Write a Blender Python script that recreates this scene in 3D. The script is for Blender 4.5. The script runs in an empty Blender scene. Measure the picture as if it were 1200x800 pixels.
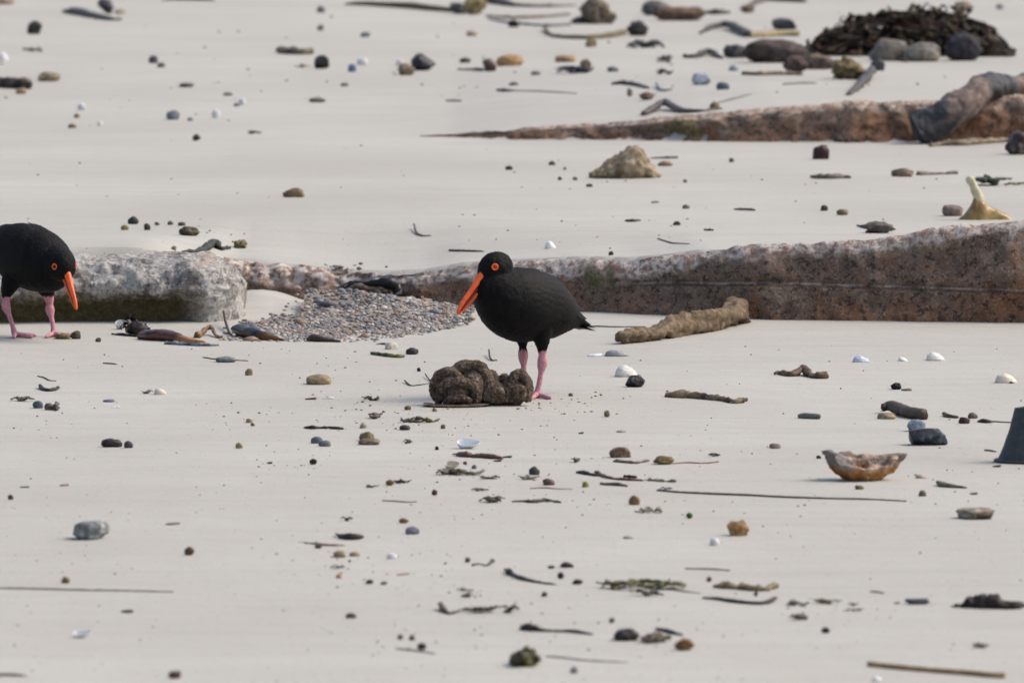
import bpy, bmesh, math, random
import numpy as np
from mathutils import Vector, Matrix, noise as mnoise

# ------------------------------------------------------------------ camera, sky, sun, exposure
scene = bpy.context.scene
FPX = 8700.0            # focal length in pixels of the 1200 px wide photograph
CAM_H = 1.24
PITCH = math.atan(652.0 / FPX)
cam_d = bpy.data.cameras.new('camera')
cam = bpy.data.objects.new('camera', cam_d)
scene.collection.objects.link(cam)
cam.location = (0, 0, CAM_H)
cam.rotation_euler = (math.radians(90) - PITCH, 0, 0)
cam_d.sensor_width = 36.0
cam_d.sensor_fit = 'HORIZONTAL'
cam_d.lens = 36.0 * FPX / 1200.0
cam_d.clip_start = 0.5
cam_d.clip_end = 3000
cam_d.dof.use_dof = True
cam_d.dof.focus_distance = 15.6
cam_d.dof.aperture_fstop = 12.0
scene.camera = cam

SUN_EL, SUN_AZ = 50.0, 78.0       # azimuth measured from +Y towards +X
world = bpy.data.worlds.new('World')
scene.world = world
world.use_nodes = True
wn = world.node_tree
bg = wn.nodes['Background']
sky = wn.nodes.new('ShaderNodeTexSky')
sky.sky_type = 'NISHITA'
sky.sun_disc = False
sky.sun_elevation = math.radians(SUN_EL)
sky.sun_rotation = math.radians(SUN_AZ)
sky.air_density = 1.0
sky.dust_density = 4.0
sky.ozone_density = 0.6
wn.links.new(sky.outputs[0], bg.inputs[0])
bg.inputs[1].default_value = 0.14
sun_d = bpy.data.lights.new('sun', 'SUN')
sun_d.energy = 1.3
sun_d.angle = math.radians(28)
sun_d.color = (1.0, 0.93, 0.84)
sun = bpy.data.objects.new('sun', sun_d)
scene.collection.objects.link(sun)
_el, _az = math.radians(SUN_EL), math.radians(SUN_AZ)
sdir = Vector((math.sin(_az) * math.cos(_el), math.cos(_az) * math.cos(_el), math.sin(_el)))
sun.rotation_euler = sdir.to_track_quat('Z', 'Y').to_euler()
sun.location = (8, 20, 12)
scene.view_settings.view_transform = 'Standard'
scene.view_settings.look = 'None'
scene.view_settings.gamma = 1.0
scene.view_settings.use_curve_mapping = False
scene.view_settings.exposure = 0.55

# ------------------------------------------------------------------ noise (vectorised) and helpers
rng = random.Random(7)

def _hash(ix, iy, iz, seed):
    h = (ix * 374761393 + iy * 668265263 + iz * 2147483647 + seed * 974711) & 0xFFFFFFFF
    h = ((h ^ (h >> 13)) * 1274126177) & 0xFFFFFFFF
    h = (h ^ (h >> 16)) & 0xFFFFFFFF
    h = (h * 2246822519) & 0xFFFFFFFF
    h = (h ^ (h >> 15)) & 0xFFFFFFFF
    return h.astype(np.float64) / 4294967295.0 * 2 - 1

def vnoise(p, seed=0):
    p = np.asarray(p, float)
    i = np.floor(p).astype(np.int64)
    f = p - i
    u = f * f * f * (f * (f * 6 - 15) + 10)
    r = 0
    for dx in (0, 1):
        wx = u[..., 0] if dx else 1 - u[..., 0]
        for dy in (0, 1):
            wy = u[..., 1] if dy else 1 - u[..., 1]
            for dz in (0, 1):
                wz = u[..., 2] if dz else 1 - u[..., 2]
                r = r + wx * wy * wz * _hash(i[..., 0] + dx, i[..., 1] + dy, i[..., 2] + dz, seed)
    return r

def fbm(p, octaves=4, seed=0, gain=0.5):
    p = np.asarray(p, float)
    a, s, t = 1.0, 0, 0
    for k in range(octaves):
        s = s + a * vnoise(p * (2.03 ** k) + 17.3 * k, seed + k)
        t += a
        a *= gain
    return s / t

def sstep(t):
    t = np.clip(t, 0, 1)
    return t * t * (3 - 2 * t)

CP, SP = math.cos(PITCH), math.sin(PITCH)

def ray(px, py):
    dx = (px - 600.0) / FPX
    dy = (400.0 - py) / FPX
    return (dx, CP + dy * SP, -SP + dy * CP)

def at_z(px, py, z=0.0):
    r = ray(px, py)
    t = (z - CAM_H) / r[2]
    return (r[0] * t, r[1] * t, z)

def at_y(px, py, Y):
    r = ray(px, py)
    t = Y / r[1]
    return (r[0] * t, Y, CAM_H + r[2] * t)

def px_m(Y):                       # photo pixels per metre at distance Y
    return FPX / (Y * CP + 0.09)

# ------------------------------------------------------------------ terrain
L1_BASE = [(-400, 380), (0, 380), (200, 378), (262, 356), (400, 357), (480, 359), (600, 363), (680, 366), (900, 374), (1200, 378), (1500, 380)]
L1_TOP = [(262, 306), (300, 307), (340, 312), (400, 318), (450, 320), (500, 318), (540, 311), (600, 307), (680, 304), (740, 305), (790, 300), (840, 292), (900, 286), (960, 284), (1000, 281), (1060, 273), (1100, 267), (1200, 256), (1400, 245)]
_b = np.array([at_z(x, y)[:2] for x, y in L1_BASE])
def yw1(x): return np.interp(x, _b[:, 0], _b[:, 1])
_t = []
for x, y in L1_TOP:
    wx = at_z(x, 365)[0]
    _t.append((wx, at_y(x, y, float(yw1(wx)) + 0.05)[2]))
_t = np.array(_t)
def zt1(x): return np.interp(x, _t[:, 0], _t[:, 1])
XB = at_z(262, 365)[0]             # where the boulder ends and the ledge begins
X900 = at_z(880, 372)[0]
T1 = 0.125
def h1(x):
    led = np.minimum(zt1(x) + 0.001, 0.150)
    return np.where(x < XB, 0.167 - 0.062 * sstep((x - XB + 0.2) / 0.2), led)

L2_BASE = [(480, 160), (520, 160.5), (600, 163), (700, 164), (800, 166), (1000, 167), (1200, 166), (1500, 166)]
L2_TOP = [(480, 161), (510, 159), (540, 157), (580, 154), (620, 151), (700, 146), (760, 142), (830, 134), (900, 129), (1000, 120), (1100, 119), (1200, 113), (1500, 110)]
_b2 = np.array([at_z(x, y, T1)[:2] for x, y in L2_BASE])
def yw2(x): return np.interp(x, _b2[:, 0], _b2[:, 1])
_t2 = []
for x, y in L2_TOP:
    wx = at_z(x, 164, T1)[0]
    _t2.append((wx, at_y(x, y, float(yw2(wx)) + 0.04)[2] - T1))
_t2 = np.array(_t2)
def zt2(x): return np.clip(np.interp(x, _t2[:, 0], _t2[:, 1]), 0, 1)
X2L = at_z(500, 160, T1)[0]

def terrain(x, y, detail=True, swell=True):
    x = np.asarray(x, float); y = np.asarray(y, float)
    a = yw1(x)
    inl = sstep((x + 4.0) / 1.0) * (1 - sstep((x - 3.6) / 1.0))
    w = 0.05 * inl + 1.6 * (1 - inl)
    lev = h1(x) + (T1 - h1(x)) * sstep((y - a - 0.25) / 1.3)
    z = sstep((y - a - 0.07 - (w - 0.05) * -0.5) / w) * lev
    # little sand ramp in the gap between boulder and ledge
    g = np.exp(-((x - at_z(300, 365)[0]) / 0.10) ** 2) * sstep((y - a + 0.45) / 0.45) * 0.035
    z = np.where(y < a + 0.07, np.maximum(z, g), z)
    b = yw2(x)
    lp = np.clip(zt2(x) - 0.006, 0, 0.095) * (x > X2L - 0.05)
    inl2 = 1 - sstep((x - 4.5) / 1.0)
    z = z + inl2 * lp * sstep((y - b - 0.05) / 0.05) + (0.10 - lp * inl2) * sstep((y - b - 0.05) / 4.5)
    z = z + 0.012 * sstep((y - 28) / 8) * (y - 28).clip(0, 200) * 0.3
    if not swell: return z
    p = np.stack([x * 1.1, y * 0.8, x * 0 + 0.5], -1)
    z = z + 0.006 * fbm(p, 2, 3)
    if detail:
        p2 = np.stack([x * 5.0, y * 3.0, x * 0 + 2.5], -1)
        z = z + 0.0016 * fbm(p2, 3, 9)
    return z

def tz(x, y): return float(terrain(np.array([x]), np.array([y]))[0])

def ground(px, py):
    r = ray(px, py)
    tc = np.arange(8.0, 60.0, 0.03)
    kc = np.where(CAM_H + r[2] * tc < terrain(r[0] * tc, r[1] * tc, swell=False) + 0.009)[0]
    t0 = tc[kc[0]] if len(kc) else 59.0
    ts = np.arange(t0 - 0.15, t0 + 0.35, 0.01)
    X, Y, Z = r[0] * ts, r[1] * ts, CAM_H + r[2] * ts
    H = terrain(X, Y)
    k = np.where(Z < H)[0]
    k = k[0] if len(k) else len(ts) - 1
    a, b = ts[max(k - 1, 0)], ts[k]
    da, db = Z[max(k-1,0)] - H[max(k-1,0)], Z[k] - H[k]
    t = a + (b - a) * (da / (da - db) if da != db else 0)
    x, y = r[0] * t, r[1] * t
    return Vector((x, y, tz(x, y)))

# ------------------------------------------------------------------ object plumbing
COL = scene.collection
def tag(o, label=None, cat=None, group=None, kind=None):
    if label: o['label'] = label
    if cat: o['category'] = cat
    if group: o['group'] = group
    if kind: o['kind'] = kind
    return o

def mesh_obj(name, verts, faces, mat, parent=None, smooth=True, loc=None):
    me = bpy.data.meshes.new(name)
    v = np.asarray(verts, float)
    me.from_pydata(v.tolist(), [], [tuple(int(i) for i in f) for f in faces])
    if smooth:
        me.polygons.foreach_set('use_smooth', [True] * len(me.polygons))
    me.update()
    if mat: me.materials.append(mat)
    o = bpy.data.objects.new(name, me)
    COL.objects.link(o)
    if parent: o.parent = parent
    if loc is not None: o.location = loc
    return o

def empty(name, loc):
    o = bpy.data.objects.new(name, None)
    o.empty_display_size = 0.05
    COL.objects.link(o)
    o.location = loc
    return o

def fattr(o, name, vals):
    a = o.data.attributes.new(name, 'FLOAT', 'POINT')
    a.data.foreach_set('value', np.asarray(vals, np.float32))

def cattr(o, name, vals):
    a = o.data.attributes.new(name, 'FLOAT_COLOR', 'POINT')
    vals = np.asarray(vals, np.float32)
    a.data.foreach_set('color', np.concatenate([vals, np.ones((len(vals), 1), np.float32)], 1).ravel())

_ico = {}
def ico(sub):
    if sub not in _ico:
        bm = bmesh.new()
        bmesh.ops.create_icosphere(bm, subdivisions=sub, radius=1.0)
        bm.verts.ensure_lookup_table()
        _ico[sub] = (np.array([v.co[:] for v in bm.verts]), [tuple(v.index for v in f.verts) for f in bm.faces])
        bm.free()
    return _ico[sub]

def grid_faces(n, m, wrap=False):
    f = []
    for i in range(n - 1):
        for j in range(m if wrap else m - 1):
            j2 = (j + 1) % m
            f.append((i * m + j, i * m + j2, (i + 1) * m + j2, (i + 1) * m + j))
    return f

def tube(path, radii, seg=10, flat=1.0, cap=True, up=(0, 0, 1)):
    """swept tube along path; flat scales the vertical radius"""
    P = np.asarray(path, float); n = len(P)
    R = np.asarray(radii, float)
    T = np.gradient(P, axis=0)
    T /= np.linalg.norm(T, axis=1)[:, None] + 1e-12
    U = np.asarray(up, float)
    V = []
    for k in range(n):
        s = np.cross(T[k], U)
        if np.linalg.norm(s) < 1e-3: s = np.cross(T[k], (1, 0, 0.1))
        s /= np.linalg.norm(s)
        q = np.cross(s, T[k])
        for j in range(seg):
            a = 2 * math.pi * j / seg
            V.append(P[k] + R[k] * (math.cos(a) * s + flat * math.sin(a) * q))
    F = grid_faces(n, seg, True)
    if cap:
        V.append(P[0] - T[0] * R[0] * 0.4); V.append(P[-1] + T[-1] * R[-1] * 0.4)
        a, b = n * seg, n * seg + 1
        for j in range(seg):
            F.append((a, (j + 1) % seg, j))
            F.append((b, (n - 1) * seg + j, (n - 1) * seg + (j + 1) % seg))
    return np.array(V), F

def join(parts):
    V, F, o = [], [], 0
    for v, f in parts:
        V.append(np.asarray(v, float)); F += [tuple(i + o for i in q) for q in f]; o += len(v)
    return np.concatenate(V), F

def smooth_path(pts, n):
    """Catmull-Rom through points"""
    P = np.asarray(pts, float)
    if len(P) == 2:
        t = np.linspace(0, 1, n)[:, None]
        return P[0] * (1 - t) + P[1] * t
    Q = np.concatenate([[2 * P[0] - P[1]], P, [2 * P[-1] - P[-2]]])
    out = []
    for u in np.linspace(0, len(P) - 1 - 1e-9, n):
        i = int(u); t = u - i
        a, b, c, d = Q[i], Q[i + 1], Q[i + 2], Q[i + 3]
        out.append(0.5 * (2 * b + (c - a) * t + (2 * a - 5 * b + 4 * c - d) * t * t + (3 * b - a - 3 * c + d) * t ** 3))
    return np.array(out)

def normals_of(V, F):
    me = bpy.data.meshes.new('tmp'); me.from_pydata(V.tolist(), [], F); me.update()
    n = np.zeros(len(V) * 3); me.vertices.foreach_get('normal', n)
    bpy.data.meshes.remove(me)
    return n.reshape(-1, 3)

def remesh(V, F, voxel, smooth=4):
    me = bpy.data.meshes.new('tmp'); me.from_pydata(V.tolist(), [], F); me.update()
    o = bpy.data.objects.new('tmp', me); COL.objects.link(o)
    m = o.modifiers.new('r', 'REMESH'); m.mode = 'VOXEL'; m.voxel_size = voxel; m.adaptivity = 0
    if smooth:
        s = o.modifiers.new('s', 'SMOOTH'); s.factor = 0.5; s.iterations = smooth
    dg = bpy.context.evaluated_depsgraph_get()
    e = o.evaluated_get(dg)
    m2 = bpy.data.meshes.new_from_object(e)
    n = len(m2.vertices)
    co = np.zeros(n * 3); m2.vertices.foreach_get('co', co)
    F2 = [tuple(p.vertices) for p in m2.polygons]
    bpy.data.objects.remove(o); bpy.data.meshes.remove(me); bpy.data.meshes.remove(m2)
    return co.reshape(-1, 3), F2

# ------------------------------------------------------------------ materials
class NT:
    def __init__(self, name):
        self.m = bpy.data.materials.new(name); self.m.use_nodes = True
        self.t = self.m.node_tree; self.b = self.t.nodes['Principled BSDF']
    def n(self, typ, **kw):
        x = self.t.nodes.new(typ)
        for k, v in kw.items():
            if k in x.inputs: x.inputs[k].default_value = v
            else: setattr(x, k, v)
        return x
    def l(self, a, b): self.t.links.new(a, b)
    def coords(self, scale=(1, 1, 1), kind='Object'):
        tc = self.n('ShaderNodeTexCoord'); mp = self.n('ShaderNodeMapping')
        mp.inputs['Scale'].default_value = scale
        self.l(tc.outputs[kind], mp.inputs[0]); return mp.outputs[0]
    def noise(self, vec, scale, detail=4, rough=0.55, dist=0.0):
        x = self.n('ShaderNodeTexNoise'); x.inputs['Scale'].default_value = scale
        x.inputs['Detail'].default_value = detail; x.inputs['Roughness'].default_value = rough
        x.inputs['Distortion'].default_value = dist
        self.l(vec, x.inputs['Vector']); return x.outputs['Fac']
    def ramp(self, fac, stops, interp='LINEAR'):
        r = self.n('ShaderNodeValToRGB'); r.color_ramp.interpolation = interp
        e = r.color_ramp.elements
        while len(e) < len(stops): e.new(0.5)
        for k, (p, c) in enumerate(stops):
            e[k].position = p
            e[k].color = (c, c, c, 1) if isinstance(c, (int, float)) else (c[0], c[1], c[2], 1)
        self.l(fac, r.inputs[0]); return r.outputs[0]
    def mix(self, fac, a, b, mode='MIX'):
        x = self.n('ShaderNodeMix'); x.data_type = 'RGBA'; x.blend_type = mode
        for v, i in ((fac, 0), (a, 6), (b, 7)):
            if isinstance(v, (int, float)): x.inputs[i].default_value = v
            elif isinstance(v, tuple): x.inputs[i].default_value = (v[0], v[1], v[2], 1)
            else: self.l(v, x.inputs[i])
        return x.outputs[2]
    def math(self, op, a, b=0.0, clamp=False):
        x = self.n('ShaderNodeMath', operation=op); x.use_clamp = clamp
        for v, i in ((a, 0), (b, 1)):
            if isinstance(v, (int, float)): x.inputs[i].default_value = v
            else: self.l(v, x.inputs[i])
        return x.outputs[0]
    def attr(self, name, out='Fac'):
        x = self.n('ShaderNodeAttribute', attribute_name=name); return x.outputs[out]
    def bump(self, height, strength=0.5, dist=0.002, prev=None):
        x = self.n('ShaderNodeBump'); x.inputs['Strength'].default_value = strength
        x.inputs['Distance'].default_value = dist
        self.l(height, x.inputs['Height'])
        if prev is not None: self.l(prev, x.inputs['Normal'])
        return x.outputs[0]
    def done(self, color, rough=0.7, normal=None, spec=0.35):
        if isinstance(color, tuple): self.b.inputs['Base Color'].default_value = (*color, 1)
        else: self.l(color, self.b.inputs['Base Color'])
        if isinstance(rough, (int, float)): self.b.inputs['Roughness'].default_value = rough
        else: self.l(rough, self.b.inputs['Roughness'])
        self.b.inputs['Specular IOR Level'].default_value = spec
        if normal is not None: self.l(normal, self.b.inputs['Normal'])
        return self.m

def sand_material():
    t = NT('sand')
    v = t.coords()
    big = t.noise(v, 0.9, 4, 0.55)
    mid = t.noise(v, 9.0, 5, 0.6)
    fine = t.noise(v, 420.0, 2, 0.6)
    c = t.ramp(big, [(0.30, (0.385, 0.373, 0.330)), (0.70, (0.463, 0.454, 0.410))])
    c = t.mix(t.math('MULTIPLY', t.ramp(mid, [(0.35, 0.0), (0.75, 1.0)]), 0.30), c, (0.38, 0.352, 0.312))
    c = t.mix(t.math('MULTIPLY', t.ramp(fine, [(0.35, 0.0), (0.65, 1.0)]), 0.30), c, (0.33, 0.305, 0.268))
    # streaks left by the wash
    st = t.noise(t.coords((0.7, 7.0, 1)), 1.6, 6, 0.62, 0.4)
    c = t.mix(t.math('MULTIPLY', t.ramp(st, [(0.46, 0.0), (0.70, 1.0)]), 0.46), c, (0.35, 0.33, 0.288))
    # shell grit, dark and pale grains
    for sc, th, col, sd in ((95.0, 0.20, (0.14, 0.12, 0.10), 0.86), (120.0, 0.20, (0.62, 0.60, 0.57), 0.86), (50.0, 0.12, (0.06, 0.045, 0.035), 0.93)):
        vo = t.n('ShaderNodeTexVoronoi'); vo.inputs['Scale'].default_value = sc
        t.l(v, vo.inputs['Vector'])
        sep = t.n('ShaderNodeSeparateColor'); t.l(vo.outputs['Color'], sep.inputs[0])
        near = t.math('LESS_THAN', vo.outputs['Distance'], th)
        pick = t.math('GREATER_THAN', sep.outputs[0], sd)
        c = t.mix(t.math('MULTIPLY', t.math('MULTIPLY', near, pick), 0.75), c, col)
    n1 = t.bump(t.noise(v, 14.0, 6, 0.6), 0.30, 0.010)
    n2 = t.bump(fine, 0.35, 0.0012, n1)
    return t.done(c, 0.85, n2, 0.25)

_mats = {}
def stone_mat(c, rough=0.6, var=0.35, scale=60.0, spot=None, bump=0.4, key='stone'):
    k = (key, tuple(c), rough, var, scale, spot, bump)
    if k in _mats: return _mats[k]
    c = tuple(x * (0.86 if max(c) < 0.5 else 1.0) for x in c)
    t = NT(key)
    v = t.coords()
    a = tuple(x * (1 - var) for x in c); b = tuple(min(x * (1 + var), 0.85) for x in c)
    n = t.noise(v, scale, 5, 0.62, 0.3)
    col = t.ramp(n, [(0.32, a), (0.68, b)])
    if spot:
        n2 = t.noise(v, scale * 0.6, 4, 0.6, 0.5)
        col = t.mix(t.ramp(n2, [(0.50, 0.0), (0.60, 1.0)]), col, tuple(spot))
    dust = t.noise(v, scale * 5, 3, 0.6)
    col = t.mix(t.math('MULTIPLY', t.ramp(dust, [(0.55, 0.0), (0.8, 1.0)]), 0.16), col, (0.4, 0.36, 0.3))
    nm = t.bump(t.noise(v, scale * 3, 5, 0.65), bump, 0.004)
    _mats[k] = t.done(col, rough, nm, 0.3)
    return _mats[k]

def weed_mat(c, rough=0.5, tip=None, scale=45.0, sandy=0.25, bump=0.5):
    k = ('weed', tuple(c), rough, tip, scale, sandy)
    if k in _mats: return _mats[k]
    c = tuple(x * 0.72 for x in c); tip = tuple(x * 0.8 for x in tip) if tip else None
    t = NT('weed')
    v = t.coords()
    n = t.noise(v, scale, 5, 0.6, 0.6)
    a = tuple(x * 0.45 for x in c); b = tuple(min(1.5 * x, 0.8) for x in c)
    col = t.ramp(n, [(0.30, a), (0.52, tuple(c)), (0.74, b)])
    if tip:
        col = t.mix(t.ramp(t.noise(v, scale * 0.45, 3, 0.5, 0.3), [(0.46, 0.0), (0.60, 1.0)]), col, tuple(tip))
    s = t.noise(v, scale * 7, 3, 0.7)
    col = t.mix(t.math('MULTIPLY', t.ramp(s, [(0.56, 0.0), (0.7, 1.0)]), sandy), col, (0.40, 0.36, 0.30))
    nm = t.bump(t.noise(v, scale * 2.5, 5, 0.6, 0.5), bump, 0.004)
    _mats[k] = t.done(col, rough, nm, 0.3)
    return _mats[k]

BLACK = (0.013, 0.013, 0.014); CHAR = (0.030, 0.030, 0.033); DKB = (0.032, 0.022, 0.016)
BROWN = (0.10, 0.062, 0.038); REDB = (0.13, 0.055, 0.035); RUST = (0.24, 0.105, 0.05); ORANGE = (0.42, 0.21, 0.09)
TAN = (0.27, 0.20, 0.12); LTAN = (0.38, 0.31, 0.21); CREAM = (0.58, 0.53, 0.42); WHITE = (0.74, 0.73, 0.71)
GREY = (0.17, 0.17, 0.165); LGREY = (0.33, 0.33, 0.32); BLUEG = (0.11, 0.125, 0.15); LBLUE = (0.36, 0.43, 0.53)
OLIVE = (0.15, 0.125, 0.05); GREEN = (0.055, 0.10, 0.025); YELLOW = (0.36, 0.27, 0.08); PINK = (0.38, 0.25, 0.19)
PURPLE = (0.10, 0.055, 0.06); GREENG = (0.17, 0.21, 0.19)

# ------------------------------------------------------------------ ground sheet
def build_ground():
    def axis(lo, a, b, hi, step, n):
        far = np.geomspace(1, abs(lo - a) + 1, n)[1:] - 1
        far2 = np.geomspace(1, abs(hi - b) + 1, n)[1:] - 1
        return np.concatenate([(a - far)[::-1], np.arange(a, b, step), b + np.concatenate([[0], far2])])
    xs = axis(-900, -3.2, 3.2, 900, 0.028, 24)
    ys1 = np.arange(9.0, 21.0, 0.028); ys2 = np.arange(21.0, 40.0, 0.06)
    far = np.geomspace(1, 1200, 24)[1:] - 1
    near = np.geomspace(1, 300, 20)[1:] - 1
    ys = np.concatenate([(9.0 - near)[::-1], ys1, ys2, 40 + np.concatenate([[0], far])])
    X, Y = np.meshgrid(xs, ys)
    Z = terrain(X, Y)
    V = np.stack([X, Y, Z], -1).reshape(-1, 3)
    m, n = len(xs), len(ys)
    idx = np.arange(m * n).reshape(n, m)
    Q = np.stack([idx[:-1, :-1], idx[:-1, 1:], idx[1:, 1:], idx[1:, :-1]], -1).reshape(-1, 4)
    me = bpy.data.meshes.new('sand_ground')
    me.vertices.add(len(V)); me.vertices.foreach_set('co', V.ravel())
    me.loops.add(Q.size); me.loops.foreach_set('vertex_index', Q.ravel().astype(np.int32))
    me.polygons.add(len(Q)); me.polygons.foreach_set('loop_start', np.arange(0, Q.size, 4, dtype=np.int32))
    me.polygons.foreach_set('use_smooth', np.ones(len(Q), bool))
    me.update(calc_edges=True)
    me.materials.append(sand_material())
    o = bpy.data.objects.new('sand_ground', me); COL.objects.link(o)
    o['kind'] = 'structure'
build_ground()

# ------------------------------------------------------------------ rock ledges and boulder
def rock_material(name, low, low2, crust, crust2, algae=True, bias=0.0, crack=False, rust=(0.225, 0.105, 0.055)):
    t = NT(name)
    v = t.coords()
    n1 = t.noise(v, 19, 7, 0.72, 0.3); n2 = t.noise(v, 62, 6, 0.7); n3 = t.noise(v, 7, 6, 0.66, 0.6); n4 = t.noise(v, 190, 4, 0.65)
    c = t.ramp(n1, [(0.34, low), (0.64, low2)])
    lowband = t.math('SUBTRACT', 0.15, t.math('MULTIPLY', t.attr('height_fraction'), 0.22))
    c = t.mix(t.ramp(t.math('ADD', n3, lowband), [(0.50, 0.0), (0.64, 0.8)]), c, rust)
    c = t.mix(t.ramp(n2, [(0.50, 0.0), (0.60, 0.85)]), c, tuple(x * 0.30 for x in low))
    c = t.mix(t.math('MULTIPLY', t.ramp(n4, [(0.54, 0.0), (0.64, 1.0)]), 0.6), c, tuple(min(1.9 * x, .6) for x in low2))
    h = t.attr('height_fraction')
    k = t.math('ADD', t.math('MULTIPLY', h, 1.0), t.math('ADD', t.math('MULTIPLY', n1, 0.55), t.math('MULTIPLY', n3, 0.40)))
    k = t.math('ADD', k, bias)
    kk = t.ramp(k, [(0.0, 0.0), (1.0, 1.0)])
    mask = t.math('MULTIPLY', t.math('SUBTRACT', k, 1.26), 9.0, True)
    cr = t.ramp(n2, [(0.38, tuple(0.6 * x for x in crust2)), (0.45, crust2), (0.52, crust), (0.62, tuple(min(1.25 * x, .8) for x in crust))])
    cr = t.mix(t.ramp(n1, [(0.52, 0.0), (0.62, 0.85)]), cr, (0.27, 0.165, 0.125))
    c = t.mix(mask, c, cr)
    if algae:
        c = t.mix(t.math('MULTIPLY', t.attr('algae'), t.ramp(n2, [(0.40, 0.0), (0.56, 0.9)])), c, (0.085, 0.085, 0.02))
    if crack:
        cd = t.math('ADD', t.attr('crack_dist'), t.math('MULTIPLY', t.math('SUBTRACT', n1, 0.5), 0.012))
        line = t.math('SUBTRACT', 1.0, t.math('MULTIPLY', t.math('ABSOLUTE', cd), 300.0), True)
        line = t.math('MULTIPLY', t.math('MULTIPLY', line, t.attr('vein')), t.ramp(n1, [(0.40, 0.05), (0.56, 0.75)]))
        c = t.mix(line, c, (0.42, 0.385, 0.35))
        dk = t.math('SUBTRACT', 1.0, t.math('MULTIPLY', t.math('ABSOLUTE', t.math('ADD', cd, 0.006)), 240.0), True)
        c = t.mix(t.math('MULTIPLY', t.math('MULTIPLY', dk, t.attr('vein')), 0.6), c, (0.035, 0.028, 0.024))
    # thin drift of sand on whatever faces up is real geometry: only damp foot here
    nm = t.bump(t.noise(v, 60, 6, 0.7), 0.7, 0.010)
    nm = t.bump(t.noise(v, 220, 4, 0.7), 0.6, 0.004, nm)
    return t.done(c, 0.8, nm, 0.25)

def build_ledge(name, x0, x1, ybase, ztop, zbase, back, step, mat, rough_x=None, seed=1, crack=None, algae_px=(), label='', z_off=0.0, topw=None):
    xs = np.arange(x0, x1, step)
    prof = []
    # profile parameter: 0..1 front face, 1..2 top
    nf, nt = 34, 22
    n = len(xs); m = nf + nt
    V = np.zeros((n, m, 3)); H = np.zeros((n, m)); VE = np.zeros((n, m)); AL = np.zeros((n, m))
    yb = ybase(xs); zt = ztop(xs)
    for j in range(m):
        if j < nf:
            f = j / (nf - 1)
            z = zbase - 0.05 + (zt + 0.05 - zbase) * f if False else (zbase - 0.05) * (1 - f) + zt * f
            dy = 0.012 + 0.05 * f ** 1.5
            r = np.clip((f - 0.86) / 0.14, 0, 1)
            z = z - 0.010 * r ** 2
            hf = (z - zbase) / np.maximum(zt - zbase, 0.03)
        else:
            f = (j - nf + 1) / nt
            bw = back(xs)
            dy = 0.062 + bw * f
            z = zt - 0.006 * 0 - (zt - zbase) * 0.0 - 0.11 * f ** 2.2 * np.minimum(1, bw / 0.12) - 0.03 * f
            hf = np.ones(n) * 1.05
        V[:, j, 0] = xs; V[:, j, 1] = yb + dy; V[:, j, 2] = z
        H[:, j] = hf
    P = V.reshape(-1, 3)
    ra = np.repeat(np.ones(n) if rough_x is None else rough_x(xs), m)
    hfl = H.reshape(-1)
    d = fbm(P * np.array([7, 7, 9]), 5, seed) * 0.022 + fbm(P * 26, 4, seed + 20) * 0.010 * (0.6 + ra)
    cell = np.abs(vnoise(P * 17, seed + 40))
    d = d + (ra - 1) * 0.05 * (fbm(P * 20, 3, seed + 60) + 0.35 * cell)
    topm = np.clip((hfl - 0.85) / 0.2, 0, 1)
    if crack is not None:
        cz = crack(P[:, 0])
        g = np.exp(-((P[:, 2] - cz) / 0.0045) ** 2)
        on = sstep((P[:, 0] - at_z(700, 370)[0]) / 0.2) * (hfl < 0.95)
        d = d - 0.012 * g * on + 0.007 * on * (P[:, 2] < cz)
        VE = on; CD = P[:, 2] - cz
    else: CD = P[:, 2] * 0
    P = P.copy()
    amp = np.where(hfl > 1.0, 0.35, 1.0)
    P[:, 1] -= d * (1 - topm) ; P[:, 2] += d * topm * amp + fbm(P * 40, 3, seed + 80) * 0.004 * topm
    for (ax, az, ar) in algae_px:
        q = np.sqrt(((P[:, 0] - ax) / ar[0]) ** 2 + ((P[:, 2] - az) / ar[1]) ** 2)
        AL.reshape(-1)[:] = np.maximum(AL.reshape(-1), sstep((1.35 - q + 0.7 * fbm(P * 38, 3, 5)) / 0.5))
    hfl = hfl + np.clip(ra - 1.35, 0, 1) * 0.34
    if crack is not None: hfl = hfl + 0.17 * (1 - sstep((P[:, 0] - at_z(740, 370)[0]) / 0.3))
    o = mesh_obj(name, P, grid_faces(n, m), mat)
    fattr(o, 'height_fraction', hfl); fattr(o, 'vein', np.asarray(VE).reshape(-1)); fattr(o, 'crack_dist', CD); fattr(o, 'algae', AL.reshape(-1))
    return o

ledge_mat = rock_material('ledge_rock', (0.105, 0.074, 0.055), (0.205, 0.15, 0.112), (0.52, 0.46, 0.41), (0.30, 0.215, 0.17), crack=True)
ap = at_y(694, 322, float(yw1(at_z(694, 366)[0])) + 0.03)
X480 = at_z(480, 360)[0]
XR0, XR1 = at_z(400, 360)[0], at_z(540, 362)[0]
o = build_ledge('rock_ledge', XB - 0.03, 4.2, yw1, zt1, 0.0,
                lambda x: np.interp(x, [at_z(850, 372)[0], at_z(1000, 372)[0]], [0.07, 0.26]), 0.0065, ledge_mat,
                rough_x=lambda x: 1.0 + 0.9 * (1 - sstep((x - XR0) / (XR1 - XR0))), seed=11,
                crack=lambda x: np.interp(x, [at_z(700, 370)[0], at_z(900, 372)[0], at_z(1200, 376)[0]], [0.068, 0.083, 0.073]),
                algae_px=[(ap[0], ap[2], (0.020, 0.024)), (ap[0] + 0.042, ap[2] - 0.008, (0.008, 0.028))])
tag(o, 'long low brown rock ledge with pale crusted top behind the standing bird', 'rock ledge')

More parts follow.
